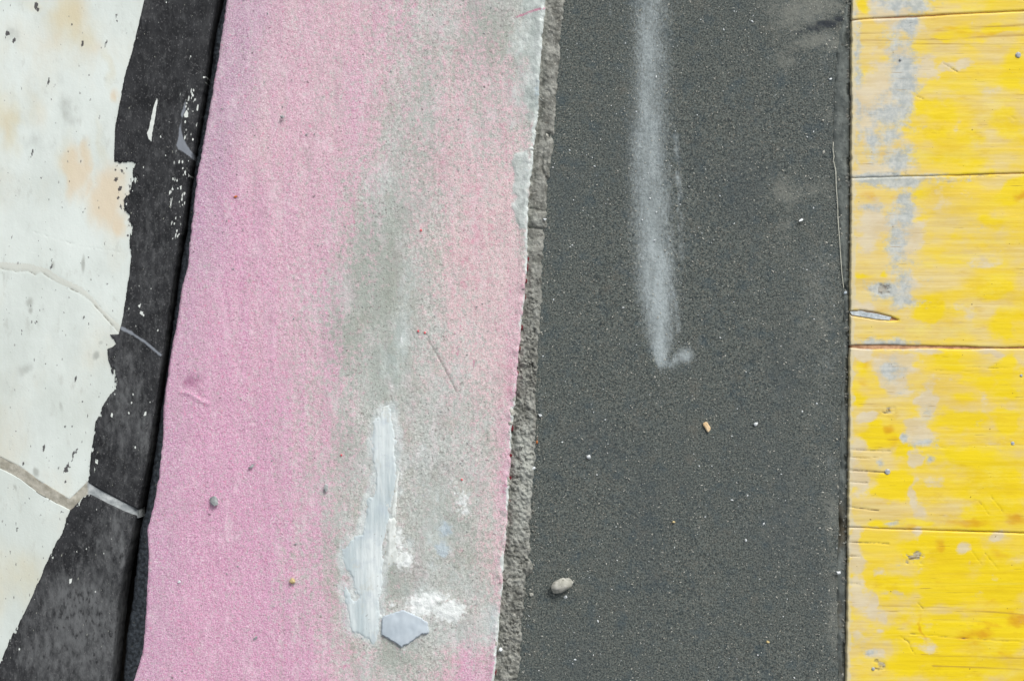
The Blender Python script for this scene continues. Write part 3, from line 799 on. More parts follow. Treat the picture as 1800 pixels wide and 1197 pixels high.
chalk = blobs(U + 4 * fbm(U / 9, V / 9, 64, 3), V + 4 * fbm(U / 9, V / 9, 65, 3), [(790, 1074, 30, 20, 1.25), (742, 1064, 28, 22, 1.2), (760, 1050, 40, 12, .9), (710, 985, 20, 20, .95), (700, 950, 12, 30, .8), (690, 1064, 16, 6, .65), (812, 880, 14, 30, .7), (820, 900, 8, 10, .7), (800, 860, 10, 12, .6), (706, 600, 4, 16, .5), (735, 800, 20, 14, .4), (704, 820, 5, 60, .5), (712, 1140, 5, 14, .5), (872, 1085, 8, 26, .5), (690, 690, 10, 26, .35)])
blue_ = blobs(U + 3 * fbm(U / 9, V / 9, 68, 3), V + 3 * fbm(U / 9, V / 9, 69, 3), [(782, 930, 13, 14, 1.0), (778, 966, 13, 16, 1.05), (700, 540, 14, 70, .28), (690, 640, 24, 40, .3), (740, 860, 40, 60, .3), (780, 820, 30, 30, .3), (945, 160, 10, 50, .5), (925, 300, 10, 30, .4), (866, 1090, 10, 26, .4)])
Z = 0.00018 * fbm(U / 5, V / 7, 71, 2) + 0.0004 * fbm(U / 60, V / 120, 72, 3) + 0.00012 * streak
Z -= 0.0007 * wear
Z += toppatch * 0.0005 * fbm(U / 9, V / 11, 73, 3) + 0.0007 * np.clip(chalk, 0, 1) * (0.6 + fbm(U / 7, V / 8, 74, 3))
Z += 0.0008 * np.clip(1 - seg_dist(U, V, [(318, 690), (335, 692), (352, 704), (366, 710)]) / 5, 0, 1) - 0.0006 * dirt
Z -= 0.0006 * np.clip(scr, 0, 1)
Z += 0.0007 * sstep(0, 8, patch) * sstep(22, 4, patch)
Z += 0.0013 * sstep(18, 4, dr) * (0.5 + 0.9 * fbm(U / 12, V / 14, 55, 3)) 
Z -= roll(dl, 5) + roll(dr, 3.5)
pink = grid_obj('pink_slab', U, V, Z, -0.012, M_PINK, None, dict(cov=C, dense=table(den, wu, wv) + 0.18 * streak, film=film, rim=rim, redline=redl, scratch=scr, chalk=chalk, worn=worn, clump=clump, residue=residue, blue=blue_, dirt=dirt, mauve=mauve))
tag(pink, 'pink-painted concrete slab worn to grey along its middle, with a broken pale edge', 'slab')

# dark tarred chamfer along its left side
U, V, dl, dr = strip_uv(lambda v: gapR(v), lambda v: pinkL(v) + 4.0, 22, ROWS, (1.6, 8), (1.0, 14))
w_ = dl + dr
Z = -0.0008 - 0.0035 * (dr / w_) ** 1.5 + 0.0005 * fbm(U / 6, V / 9, 91, 3) - roll(dl, 4)
te = grid_obj('tarred_edge', U, V, Z, -0.045, M_TAR, pink)

# slab core under the pink face, so that the slab stands on the ground
U, V, dl, dr = strip_uv(lambda v: gapR(v) + 9, lambda v: pinkR(v) - 14, 6, steps(VT, VB, 0, 1, 60, 60))
grid_obj('slab_core', U, V, np.full(U.shape, -0.004), gz - 0.002, M_GREY, pink)

# plaster smear, its chalky lip and other patches stuck on the pink slab
zs = -0.0008
def film_part(name, pts, th, mat, parent, warp=3.0, seed=1, taper=5.0, res=1.5, base=0.0, relief=0.0003, extra=None, bias=0.0):
    """skin of plaster with a ragged, tapering rim: a height field kept only where it has thickness"""
    p = np.array(pts, float)
    us = np.arange(p[:, 0].min() - 8, p[:, 0].max() + 8, res); vs_ = np.arange(p[:, 1].min() - 8, p[:, 1].max() + 8, res)
    U, V = np.meshgrid(us, vs_)
    sd = poly_sdf(U + warp * (0.7 * fbm(U / 30, V / 44, seed, 5, 0.62) + 0.3 * fbm(U / 5, V / 7, seed + 3, 3)), V + warp * (0.7 * fbm(U / 24, V / 30, seed + 9, 5, 0.62) + 0.3 * fbm(U / 5, V / 5, seed + 13, 3)), pts) + 0.8 * fbm(U / 3, V / 4, seed + 21, 2) + bias
    Z = base - 0.0009 + (th + 0.0009) * sstep(-1.2, taper, sd) * (1 + 0.25 * fbm(U / 26, V / 40, seed + 31, 3)) + relief * afbm(U / 4, V / 60, seed + 41, 3)
    if extra is not None: Z = Z + extra(U, V)
    keep = sd > -1.2
    idx = np.arange(U.size).reshape(U.shape)
    f = np.stack([idx[:-1, :-1], idx[1:, :-1], idx[1:, 1:], idx[:-1, 1:]], -1).reshape(-1, 4)
    kf = keep.ravel()[f].any(1)
    f = f[kf]
    used = np.unique(f); remap = np.full(U.size, -1); remap[used] = np.arange(len(used))
    vx = np.stack([wx(U, Z), wy(V, Z), Z], -1).reshape(-1, 3)[used]
    return mesh_obj(name, vx, remap[f], mat, parent, None, dict(thick=(sd.ravel()[used])))
film_part('plaster_smear', smear, 0.0005, M_PLAST, pink, 11.0, 3, 7.0, bias=1.5, extra=lambda U, V: -0.0002 * sstep(26, 4, np.abs(U - np.interp(V, [720, 900, 1000, 1130], [690, 672, 668, 650]))) * sstep(800, 860, V) * sstep(1010, 960, V))
lip = [(684, 912), (697, 909), (699, 935), (703, 962), (718, 970), (722, 980), (712, 990), (704, 1002), (700, 992), (690, 994), (682, 1001), (675, 1004), (677, 975), (680, 945)]
film_part('plaster_lip', lip, 0.0006, M_LIP, pink, 4.0, 4, 8.0, 1.2, bias=2.5, extra=lambda U, V: 0.0007 * sstep(16, 0, U - np.interp(V, [910, 1004], [684, 674])))
lip2 = [(691, 870), (696, 840), (699, 812), (702, 830), (699, 868), (696, 908), (688, 910)]
film_part('plaster_lip', lip2, 0.0003, M_LIP, pink, 2.0, 5, 3.0, 1.2, bias=0.6)
fl = film_part('blue_flake', [(672, 1088), (677, 1082), (692, 1078), (708, 1072), (720, 1078), (738, 1085), (751, 1094), (753, 1112), (742, 1113), (731, 1120), (718, 1130), (710, 1132), (706, 1137), (699, 1131), (684, 1122), (671, 1114)], 0.0024, M_FLAKE, None, 0.5, 9, 1.0, 1.0, relief=0.0, bias=0.6)
tag(fl, 'flat blue-grey six-sided flake on the pink slab at the foot of the white plaster smear', 'flake')
for (u, v) in [(770, 0), (529, 1130), (812, 843), (600, 800), (735, 582), (747, 585), (740, 405)][2:]:
    plate('paint_spot', [(u - 2, v - 1), (u, v - 2.4), (u + 2.2, v), (u, v + 2.2)], -0.0005, 0.0010, M_CORAL, pink, 2, 0.4, int(u), 0.4)
for i, (u, v, L_) in enumerate([(928, 470, 14), (926, 494, 8), (922, 522, 10), (917, 575, 10), (914, 612, 8), (913, 655, 8), (907, 752, 12), (904, 800, 6), (901, 840, 7), (931, 455, 8), (898, 1180, 12), (900, 880, 5)]):
    uu = float(pinkR(v)) + 1.0
    plate('red_paint_edge', [(uu - 3, v - L_ / 2), (uu + 1.4, v - L_ / 2 + 1), (uu + 2.2, v), (uu + 1.0, v + L_ / 2), (uu - 3, v + L_ / 2)], -0.006, -0.0021, M_RED, pink, 2.5, 0.8, 40 + i, 0.5)
# crumbs of mortar stuck along the broken edge
r4 = np.random.default_rng(3)
crumb = []
for (v, e) in [(232, 4), (262, 5), (338, 4), (700, 5), (725, 7), (744, 6), (826, 4), (843, 6), (850, 7), (878, 5), (560, 3), (640, 3), (206, 3), (170, 4), (172, 3), (98, 3), (50, 3), (430, 4), (925, 3), (1130, 4)]:
    stone('mortar_crumb', float(pinkR(v)) - e * 0.5, v, e, e * r4.uniform(.8, 1.4), e * 1.4, -0.0012, M_LIP if v < 500 else M_STONE, r4.uniform(0, 3), int(v), parent=pink)

# ------------------------------------------------------------------ rough mortar bed
ROWS_B = steps(VT, VB, -30, 1227, 1.6, 14)
U, V, dl, dr = strip_uv(lambda v: pinkR(v) - 8, bedR, 46, ROWS_B, (0, 1), (4.2, 11))
lump = fbm(U / 22, V / 26, 101, 4)
pits = np.clip(fbm(U / 7, V / 8, 102, 3) - 0.28, 0, 1)
ridge = fbm(U / 9, V / 60, 103, 3)
calm = sstep(480, 640, V)                              # the upper part was smoothed, the lower part crumbles
Z = -0.0024 + 0.0012 * lump + (0.0006 + 0.0010 * calm) * fbm(U / 5, V / 5, 104, 3) - 0.0024 * pits * (0.4 + calm) + 0.0005 * ridge
Z -= 0.0016 * sstep(12, 0, dl - 8)                      # crevice under the broken edge
for (a, b, ru, rv, hh) in [(944, 385, 15, 14, .0022), (965, 240, 9, 7, -.0020), (966, 300, 5, 34, .0010), (940, 1000, 16, 14, .0012), (926, 870, 10, 16, .0014), (930, 905, 12, 10, .0010), (925, 828, 11, 9, .0012), (936, 730, 6, 30, .0010), (912, 1118, 14, 8, .0011)]:
    Z += hh * np.exp(-(((U - a) / ru) ** 2 + ((V - b) / rv) ** 2) ** 2)
for (pts, dp) in [([(932, 366), (946, 370), (962, 372)], .0015), ([(930, 400), (948, 402), (962, 404)], .0018), ([(955, 262), (952, 296), (958, 312), (966, 314)], .0011), ([(916, 655), (932, 642), (944, 650)], .0013), ([(905, 790), (922, 796), (936, 790)], .001), ([(980, 36), (986, 30), (990, 28)], .002), ([(888, 960), (896, 965), (905, 958)], .001), ([(880, 1108), (900, 1116), (922, 1108)], .0013)]:
    Z -= dp * np.clip(1 - seg_dist(U, V, pts) / 3.2, 0, 1)
Z -= roll(dr, 6) * 1.2 + 0.0006 * sstep(4, 0, dr)
pale = 0.12 + blobs(U, V, [(924, 815, 22, 60, 1.0), (918, 900, 18, 60, .7), (926, 870, 12, 26, 1.0), (934, 740, 6, 40, .7), (922, 670, 12, 16, .5), (944, 388, 12, 12, .6), (908, 1000, 24, 60, .35), (940, 560, 14, 30, .45)]) + 0.25 * fbm(U / 14, V / 20, 109, 3)
bed = grid_obj('mortar_bed', U, V, Z, gz - 0.002, M_MORTAR, None, dict(pale=pale))
tag(bed, 'rough grey-brown mortar strip between the pink slab and the dark gritty felt', 'mortar')

# ------------------------------------------------------------------ dark gritty felt strip
ZF = -0.0046
U, V, dl, dr = strip_uv(lambda v: bedR(v) - 10, lambda v: selvL(v) + 0.5, 276, ROWS, (0, 1), (2.4, 14))
Z = ZF + 0.00022 * fbm(U / 4.5, V / 4.5, 121, 2) + 0.0006 * fbm(U / 120, V / 200, 122, 3)
ctr = pl([(1142, -1000), (1141, 0), (1142, 100), (1141, 200), (1141, 300), (1146, 400), (1152, 450), (1153, 500), (1158, 560), (1159, 600), (1163, 645)])
def hw(v): return np.interp(v, [-1000, -200, 0, 60, 200, 400, 450, 520, 580, 620, 645, 655], [24, 34, 40, 38, 38, 40, 40, 36, 29, 20, 10, 2])
off = (U - ctr(V) + 3 * fbm(U / 30, V / 60, 131, 2)) / hw(V)
side = np.where(off < 0, np.abs(off), np.abs(off) * 0.95)
amt = np.interp(V, [-1000, -100, 0, 60, 200, 330, 450, 540, 600, 640, 652], [.3, .6, .68, .76, .84, .90, 1.0, 1.05, 1.0, .85, 0])
dust = amt * np.exp(-(side ** 2) * 1.25) * (1 + 0.07 * afbm(U / 8, V / 160, 132, 3))
tail = V > 652
dust = np.where(tail, 0, dust)
dust = np.maximum(dust, np.exp(-(np.maximum(np.abs(off), 0)) ** 4 * 2.5) * sstep(400, 480, V) * sstep(660, 636, V) * 0.92 * (1 + 0.06 * afbm(U / 9, V / 120, 133, 3)))
dust = np.maximum(dust, 0.62 * np.exp(-(seg_dist(U, V, [(1180, 500), (1188, 540), (1193, 582)]) / 6.0) ** 2))
dust = np.maximum(dust, 0.42 * np.exp(-(seg_dist(U, V, [(1186, 240), (1194, 330), (1198, 450)]) / 9.0) ** 2) * (1 + 0.9 * fbm(U / 10, V / 24, 134, 3)))
dust = np.maximum(dust, blobs(U, V, [(1203, 624, 15, 14, 1.0), (1190, 632, 14, 11, .75), (1178, 640, 18, 11, .6), (1168, 636, 14, 14, .7)]))
dust = np.maximum(dust, 0.32 * np.exp(-(seg_dist(U, V, [(1072, -60), (1073, 26)]) / 4.0) ** 2))
dust = np.maximum(dust, 0.22 * np.exp(-(seg_dist(U, V, [(950, 680), (951, 720)]) / 5.0) ** 2))
dust = np.maximum(dust, blobs(U, V, [(1330, 512, 10, 14, .22), (1230, 600, 5, 10, .25), (1015, 312, 16, 10, .2), (1440, 480, 40, 60, .22), (1455, 640, 20, 30, .25), (1460, 810, 12, 20, .28), (1450, 700, 30, 40, .15), (1440, 165, 18, 10, .25), (1450, 110, 14, 16, .25)]))
tan = blobs(U, V, [(1385, 340, 28, 26, .8), (1420, 335, 50, 16, .55), (1376, 395, 20, 16, .7), (1400, 20, 60, 34, .75), (1450, 8, 40, 20, .7), (1440, 72, 40, 16, .8), (1466, 75, 20, 14, .9), (1385, 110, 20, 14, .7), (1456, 205, 14, 12, .5), (1462, 900, 16, 60, .6), (1468, 1100, 14, 90, .6), (1360, 430, 60, 50, .25), (1440, 560, 50, 80, .3), (1320, 600, 160, 60, .12), (1200, 840, 200, 160, .16), (1050, 1150, 140, 50, .1)]) + 0.10 + 0.22 * sstep(1150, 1420, U) + 0.30 * fbm(U / 130, V / 170, 141, 5)
soot_and_shade = blobs(U, V, [(1455, 43, 26, 9, 1.0), (1474, 34, 12, 8, .9), (1410, 58, 30, 8, .55), (1430, 50, 24, 9, .8), (1380, 70, 40, 9, .4), (990, 620, 60, 60, .36), (1000, 500, 60, 80, .25)]) * 1.0 + 0.0
soot_and_shade = np.maximum(soot_and_shade, 0.4 * sstep(26, 6, dl - 10) * sstep(-0.3, 0.3, fbm(U / 30, V / 60, 143, 2)))  # shade at the foot of the mortar strip, painted into the felt colour
felt = grid_obj('felt_strip', U, V, Z, gz - 0.002, M_FELT, None, dict(dust=dust, tan=tan, soot_and_shade=soot_and_shade))
tag(felt, 'dark gritty roofing felt strip with a long pale dust streak, beside the yellow boards', 'roofing felt')

# smooth selvage along the boards
U, V, dl, dr = strip_uv(lambda v: selvL(v), lambda v: woodL(v) - 2.6, 16, ROWS, (2.4, 14), (0.6, 10))
Z = ZF + 0.0007 + 0.0007 * fbm(U / 9, V / 20, 151, 3) - 0.0008 * sstep(6, 0, dl) - roll(dr, 2.5)
Z -= 0.0025 * sstep(0.25, 0.6, fbm(V / 26, U * 0, 152, 3)) * sstep(9, 2, dr)
for (a, b, ru, rv) in [(1489, 70, 6, 16), (1484, 506, 5, 7), (1492, 650, 5, 24), (1472, 920, 8, 14)]:
    Z -= 0.003 * np.exp(-((U - a) / ru) ** 2 - ((V - b) / rv) ** 2)
grid_obj('felt_selvage', U, V, Z, gz - 0.002, M_SELV, felt, dict(brown=blobs(U, V, [(1478, 920, 20, 60, .9), (1476, 1080, 16, 60, .6), (1482, 700, 14, 90, .35), (1480, 1180, 14, 40, .5)])))

# loose pale thread lying on the selvage
tp = [(1465, 250), (1464, 262), (1466, 275), (1465, 282), (1469, 300), (1470, 330), (1472.5, 362), (1473, 385), (1476, 425), (1478, 455), (1480, 482), (1483, 506)]
cu = bpy.data.curves.new('loose_thread', 'CURVE'); cu.dimensions = '3D'; cu.bevel_depth = 0.00036; cu.bevel_resolution = 1
sp = cu.splines.new('POLY'); sp.points.add(len(tp) - 1)
lt0 = P(1472, 380, ZF + 0.0014)
for q, (u, v) in zip(sp.points, tp):
    w = P(u, v, ZF + 0.0014) - lt0
    q.co = (w.x, w.y, w.z, 1); q.radius = 0.6 + 0.5 * random.random()
dg_o = bpy.data.objects.new('tmp_curve', cu)
me = bpy.data.meshes.new_from_object(dg_o); me.name = 'loose_thread'
bpy.data.objects.remove(dg_o); me.materials.clear(); me.materials.append(M_THREAD)
th = bpy.data.objects.new('loose_thread', me); COL.objects.link(th); place(th, lt0)
tag(th, 'thin pale thread lying lengthwise on the felt edge next to the yellow boards', 'thread')

# grit lying loose on the felt: nobody could count it
def grit(name, n, umin, umax, vmin, vmax, zfun, smin, smax, mat, seed, power=3.0):
    r = np.random.default_rng(seed)
    base = np.array([[1, 0, 0], [-1, 0, 0], [0, 1, 0], [0, -1, 0], [0, 0, 1], [0, 0, -1]], float)
    fc = np.array([[0, 2, 4], [2, 1, 4], [1, 3, 4], [3, 0, 4], [2, 0, 5], [1, 2, 5], [3, 1, 5], [0, 3, 5]])
    v = r.uniform(vmin, vmax, n)
    u = umin(v) + r.random(n) * (umax(v) - umin(v))
    s = (smin + (smax - smin) * r.random(n) ** power) * S * 0.5
    el = r.uniform(0.8, 2.2, n)
    a = r.uniform(0, math.pi, n)
    b = base[None] * (1 + 0.35 * (r.random((n, 6, 1)) - 0.5))
    b = b * np.stack([s * el, s, s * 0.8], -1)[:, None, :]
    x = b[:, :, 0] * np.cos(a)[:, None] - b[:, :, 1] * np.sin(a)[:, None]
    y = b[:, :, 0] * np.sin(a)[:, None] + b[:, :, 1] * np.cos(a)[:, None]
    zz = zfun(u, v)
    vx = np.stack([x + wx(u, zz)[:, None], y + wy(v, zz)[:, None], b[:, :, 2] + (zz + s * 0.4)[:, None]], -1).reshape(-1, 3)
    f = (fc[None] + (np.arange(n) * 6)[:, None, None]).reshape(-1, 3)
    o = mesh_obj(name, vx, f, mat, smooth=False)
    return o
zfelt = lambda u, v: np.full(u.shape, ZF + 0.0002)
fL, fR = (lambda v: bedR(v) + 2), (lambda v: selvL(v) - 1)
tag(grit('pale_grit', 900, fL, fR, -500, 1700, zfelt, 1.0, 3.6, M_BRIGHT, 1, 6), 'fine pale grit scattered over the dark felt', 'grit', kind='stuff')
tag(grit('brown_grit', 4200, fL, fR, -500, 1700, zfelt, 1.2, 2.6, M_STONE, 2), 'fine grey-brown sand grains scattered over the dark felt', 'grit', kind='stuff')
tag(grit('edge_grit', 420, fL, lambda v: bedR(v) + 2 + 22 * vnoise(v / 40, v * 0, 9) ** 2, 380, 1500, zfelt, 1.0, 4.5, M_MORTAR, 8, 5), 'crumbs of mortar gathered on the felt along the foot of the rough strip', 'grit', kind='stuff')
tag(grit('joint_grit', 620, lambda v: woodL(v) - 9, lambda v: woodL(v) - 0.5, -300, 1500, lambda u, v: np.full(u.shape, ZF + 0.0004), 1.4, 6.0, M_MORTAR, 18, 3), 'dark crumbs packed in the narrow gap beside the yellow boards', 'grit', kind='stuff')
tag(grit('ochre_grit', 260, lambda v: selvL(v) - 40, lambda v: selvL(v) + 6, -200, 1400, zfelt, 1.5, 4.5, M_STONE, 4, 4), 'pale crumbs gathered along the felt edge by the boards', 'grit', kind='stuff')
zp = lambda u, v: np.full(u.shape, 0.0002)
tag(grit('slab_grit', 700, lambda v: pinkL(v) + 5, lambda v: pinkR(v) - 6, -400, 1600, zp, 1.0, 3.2, M_GREY, 3, 4), 'fine grey dust grains lying on the pink slab', 'grit', kind='stuff')
zb_ = lambda u, v: np.full(u.shape, -0.0026)
tag(grit('mortar_grit', 700, lambda v: pinkR(v) + 4, lambda v: bedR(v) - 2, 480, 1500, zb_, 1.2, 6.0, M_MORTAR, 6, 3), 'crumbled mortar grains lying on the rough strip', 'grit', kind='stuff')

# ------------------------------------------------------------------ yellow timber panel
ZW = 0.0005
panel = bpy.data.objects.new('formwork_panel', None)
COL.objects.link(panel)
place(panel, P(1500, 598, gz))
tag(panel, 'yellow-glazed timber formwork panel of wide planks, worn and smeared with grey cement', 'board panel')
URW = 2700.0
# plank joints: (v at the left end, slope, half gap left, half gap right)
joints = [(-912, -0.02, 1, 1), (-600, 0.01, 1, 1), (-290, -0.03, 1.2, .8), (35.5, -0.052, 1.7, .55), (313, -0.026, .35, .6), (609, 0.008, 2.4, 3.4), (927, 0.03, .3, .45), (1240, 0.01, 1, 1), (1560, -0.01, 1, 1), (1880, 0, 1, 1), (2190, 0, 1, 1)]
jv = lambda k, u: joints[k][0] + joints[k][1] * (u - 1495)
jg = lambda k, u: np.interp(u, [1495, 1690, 1800, 2700], [joints[k][2], joints[k][3], joints[k][3], joints[k][3]])
knots = [(1608, 980, 17, 11, 1.0), (1553, 508, 13, 11, .8), (1563, 722, 11, 7, .9), (1545, 1167, 11, 13, .85), (1700, 1345, 18, 12, 1), (1900, 420, 22, 14, 1), (2100, 760, 16, 12, 1), (1960, 1060, 18, 12, 1), (2250, 180, 20, 13, 1), (1850, -160, 18, 12, 1)]
cracks = [([(1490, 790), (1530, 792), (1565, 793)], 1.0), ([(1490, 826), (1530, 828), (1556, 830)], 1.3), ([(1490, 846), (1524, 848)], .9), ([(1489, 890), (1520, 894), (1545, 897)], 1.1), ([(1489, 953), (1530, 953), (1562, 955)], 1.0), ([(1489, 976), (1512, 978)], .9), ([(1488, 1025), (1512, 1026)], .9), ([(1490, 803), (1524, 805), (1550, 802)], .6), ([(1560, 790), (1700, 786)], .3), ([(1600, 1113), (1700, 1122), (1800, 1128)], .9), ([(1510, 1070), (1580, 1072)], .5),
          ([(1658, 112), (1682, 126)], 1.0), ([(1733, 972), (1755, 1000)], .8), ([(1708, 968), (1725, 990)], .6), ([(1680, 1005), (1690, 1016)], .0), ([(1580, 1118), (1598, 1128), (1600, 1136), (1608, 1150)], .9), ([(1614, 1060), (1622, 1068), (1623, 1074)], .6), ([(1779, 206), (1785, 212)], .9), ([(1700, 645), (1800, 649)], .7), ([(1640, 650), (1720, 655)], .4), ([(1772, 558), (1800, 556)], .2), ([(1612, 170), (1622, 174)], 1.0), ([(1680, 312), (1720, 309), (1760, 311)], .5), ([(1740, 870), (1762, 900)], .7), ([(1720, 880), (1740, 905)], .6)]
darklines = [([(1497, 60), (1640, 55), (1800, 44)], .8), ([(1497, 72), (1650, 70), (1800, 62)], .8), ([(1600, 78), (1800, 78)], .7), ([(1560, 140), (1800, 148)], .3), ([(1700, 262), (1800, 258)], .5), ([(1494, 1115), (1620, 1118), (1800, 1126)], .6), ([(1500, 1063), (1660, 1067), (1800, 1080)], .7), ([(1620, 1150), (1800, 1156)], .8), ([(1640, 1170), (1800, 1176)], .7), ([(1550, 1180), (1700, 1190)], .6), ([(1640, 1040), (1800, 1044)], .6), ([(1640, 1088), (1730, 1092)], .7)]
deeps = [(1632, 548, 28, 20, 1.1), (1640, 534, 26, 18, .9), (1745, 514, 30, 20, .95), (1765, 565, 26, 34, .9), (1665, 628, 28, 22, .9), (1715, 665, 36, 18, .7), (1766, 640, 22, 30, 1.1), (1690, 700, 36, 18, .7), (1770, 690, 20, 30, .9), (1690, 735, 60, 22, .9), (1770, 740, 30, 40, 1.0), (1550, 772, 34, 24, .95), (1540, 752, 20, 16, .8), (1508, 705, 20, 14, .7), (1520, 640, 24, 18, .6), (1590, 798, 26, 14, .95), (1570, 845, 36, 20, .95), (1560, 865, 40, 16, .9), (1740, 830, 60, 40, .8), (1700, 900, 60, 60, .6), (1770, 870, 40, 50, .8), (1690, 800, 50, 30, .6), (1540, 917, 30, 10, .8), (1610, 918, 36, 8, .8), (1700, 905, 60, 18, .7), (1625, 960, 36, 26, .9), (1690, 970, 60, 40, .95), (1760, 1010, 50, 50, 1.0), (1660, 1030, 70, 50, .95), (1580, 1030, 40, 30, .85), (1560, 1100, 60, 40, .75), (1660, 1110, 70, 40, .95), (1760, 1110, 60, 50, 1.0), (1700, 1170, 90, 30, .95), (1600, 1160, 40, 30, .8), (1510, 1130, 30, 40, .5), (1790, 335, 26, 24, 1.2), (1770, 220, 50, 40, .75), (1780, 120, 40, 50, .75), (1720, 240, 50, 24, .55), (1640, 190, 50, 24, .6), (1650, 230, 30, 20, .55), (1700, 10, 60, 16, .4), (1520, 10, 26, 14, .7), (1620, 340, 20, 14, .4), (1520, 485, 22, 10, .7), (1558, 478, 12, 8, .8), (1690, 60, 80, 16, .7), (1760, 50, 50, 10, .8), (1560, 100, 30, 10, .6), (1700, 285, 80, 12, .5), (1740, 300, 60, 12, .6), (1680, 420, 60, 30, .3), (1750, 390, 40, 24, .45), (1700, 500, 40, 20, .3), (1560, 665, 10, 20, .4)]
oranges = [(1795, 345, 14, 14, 1.0), (1566, 752, 10, 16, .8), (1575, 775, 14, 10, .6), (1525, 640, 16, 16, .5), (1515, 668, 12, 12, .5), (1638, 560, 16, 8, .5), (1700, 918, 70, 8, .7), (1600, 925, 30, 6, .6), (1755, 975, 24, 18, .6), (1785, 915, 18, 14, .8), (1650, 960, 8, 16, .6), (1622, 1110, 5, 26, .8), (1720, 1115, 36, 10, .8), (1740, 1098, 30, 8, .7), (1790, 1090, 20, 8, .8), (1560, 620, 60, 6, .5), (1700, 55, 100, 6, .5), (1530, 345, 18, 14, .6), (1580, 345, 16, 14, .5), (1560, 270, 30, 14, .5), (1540, 420, 20, 24, .35), (1590, 1110, 40, 20, .3)]
films = [(1560, 150, 60, 70, 1.1), (1560, 20, 50, 20, .9), (1600, 45, 40, 20, .9), (1630, 120, 26, 26, .9), (1700, 112, 36, 18, .7), (1655, 115, 34, 14, .7), (1540, 300, 60, 20, .9), (1520, 200, 26, 60, 1.1), (1600, 400, 40, 60, .9), (1540, 400, 40, 60, .7), (1520, 540, 26, 14, .8), (1590, 510, 30, 30, .8), (1660, 360, 40, 30, .6), (1720, 460, 60, 30, .45), (1700, 560, 60, 40, .4), (1690, 200, 60, 40, .4), (1730, 170, 50, 40, .4), (1570, 660, 40, 34, 1.2), (1590, 690, 50, 20, .9), (1515, 625, 26, 20, .9), (1625, 710, 22, 40, 1.1), (1612, 760, 28, 26, 1.2), (1525, 735, 36, 12, 1.1), (1610, 810, 12, 24, 1.0), (1606, 860, 12, 40, .95), (1615, 930, 16, 60, .8), (1620, 990, 10, 40, .7), (1510, 850, 22, 40, .9), (1515, 780, 18, 20, .8), (1500, 960, 18, 60, .9), (1510, 1030, 20, 50, .7), (1545, 1010, 10, 16, .7), (1535, 1070, 14, 30, .9), (1550, 1080, 14, 20, .9), (1545, 1105, 20, 8, .9), (1570, 1045, 40, 12, .6), (1510, 1120, 16, 30, .8), (1535, 1150, 20, 14, .7), (1585, 965, 10, 16, .7), (1690, 965, 14, 22, .7), (1750, 945, 30, 20, .6), (1760, 1015, 24, 14, .65), (1710, 1050, 20, 10, .7), (1740, 1130, 20, 20, .5), (1630, 1130, 30, 20, .6), (1640, 1100, 16, 20, .5), (1730, 620, 60, 8, .6), (1650, 615, 60, 8, .7), (1650, 850, 40, 30, .55), (1660, 890, 40, 40, .5), (1730, 690, 14, 50, .5), (1740, 780, 50, 12, .4), (1630, 1140, 14, 10, .7)]
cements = [(1590, 145, 20, 50, .95), (1560, 200, 36, 26, .8), (1575, 100, 16, 50, .6), (1610, 10, 26, 14, .9), (1575, 10, 40, 16, .6), (1600, 45, 12, 24, .8), (1560, 240, 30, 20, .7), (1530, 250, 20, 30, .65), (1550, 315, 55, 10, .9), (1585, 320, 40, 10, .9), (1640, 313, 60, 7, .7), (1580, 275, 30, 24, .7), (1590, 375, 14, 40, .75), (1575, 430, 16, 60, .75), (1585, 480, 24, 40, .6), (1530, 365, 20, 10, .6), (1555, 510, 24, 16, .9), (1585, 530, 20, 16, .7), (1568, 650, 18, 18, .7), (1575, 640, 14, 14, .6), (1620, 780, 22, 10, .7), (1590, 772, 6, 8, .8), (1545, 605, 50, 8, .8), (1635, 806, 10, 8, .5), (1630, 720, 14, 30, .4), (1620, 490, 10, 10, .5), (1532, 1145, 10, 6, .6), (1565, 917, 12, 5, .7), (1550, 815, 6, 8, .5), (1507, 150, 8, 160, .6), (1570, 60, 20, 60, .4)]
specks = [(1580, 307, 50, 8, .7), (1550, 300, 40, 30, .35), (1600, 200, 20, 40, .35), (1570, 220, 30, 40, .4), (1556, 506, 18, 10, .9), (1575, 440, 14, 40, .4), (1590, 320, 30, 8, .6), (1602, 44, 6, 14, .8), (1720, 309, 50, 5, .8), (1548, 150, 8, 16, .3), (1545, 550, 30, 3, .5)]
slot = [(1492, 547), (1512, 545), (1540, 549), (1566, 556), (1581, 563), (1566, 564), (1540, 562), (1510, 557), (1496, 555)]

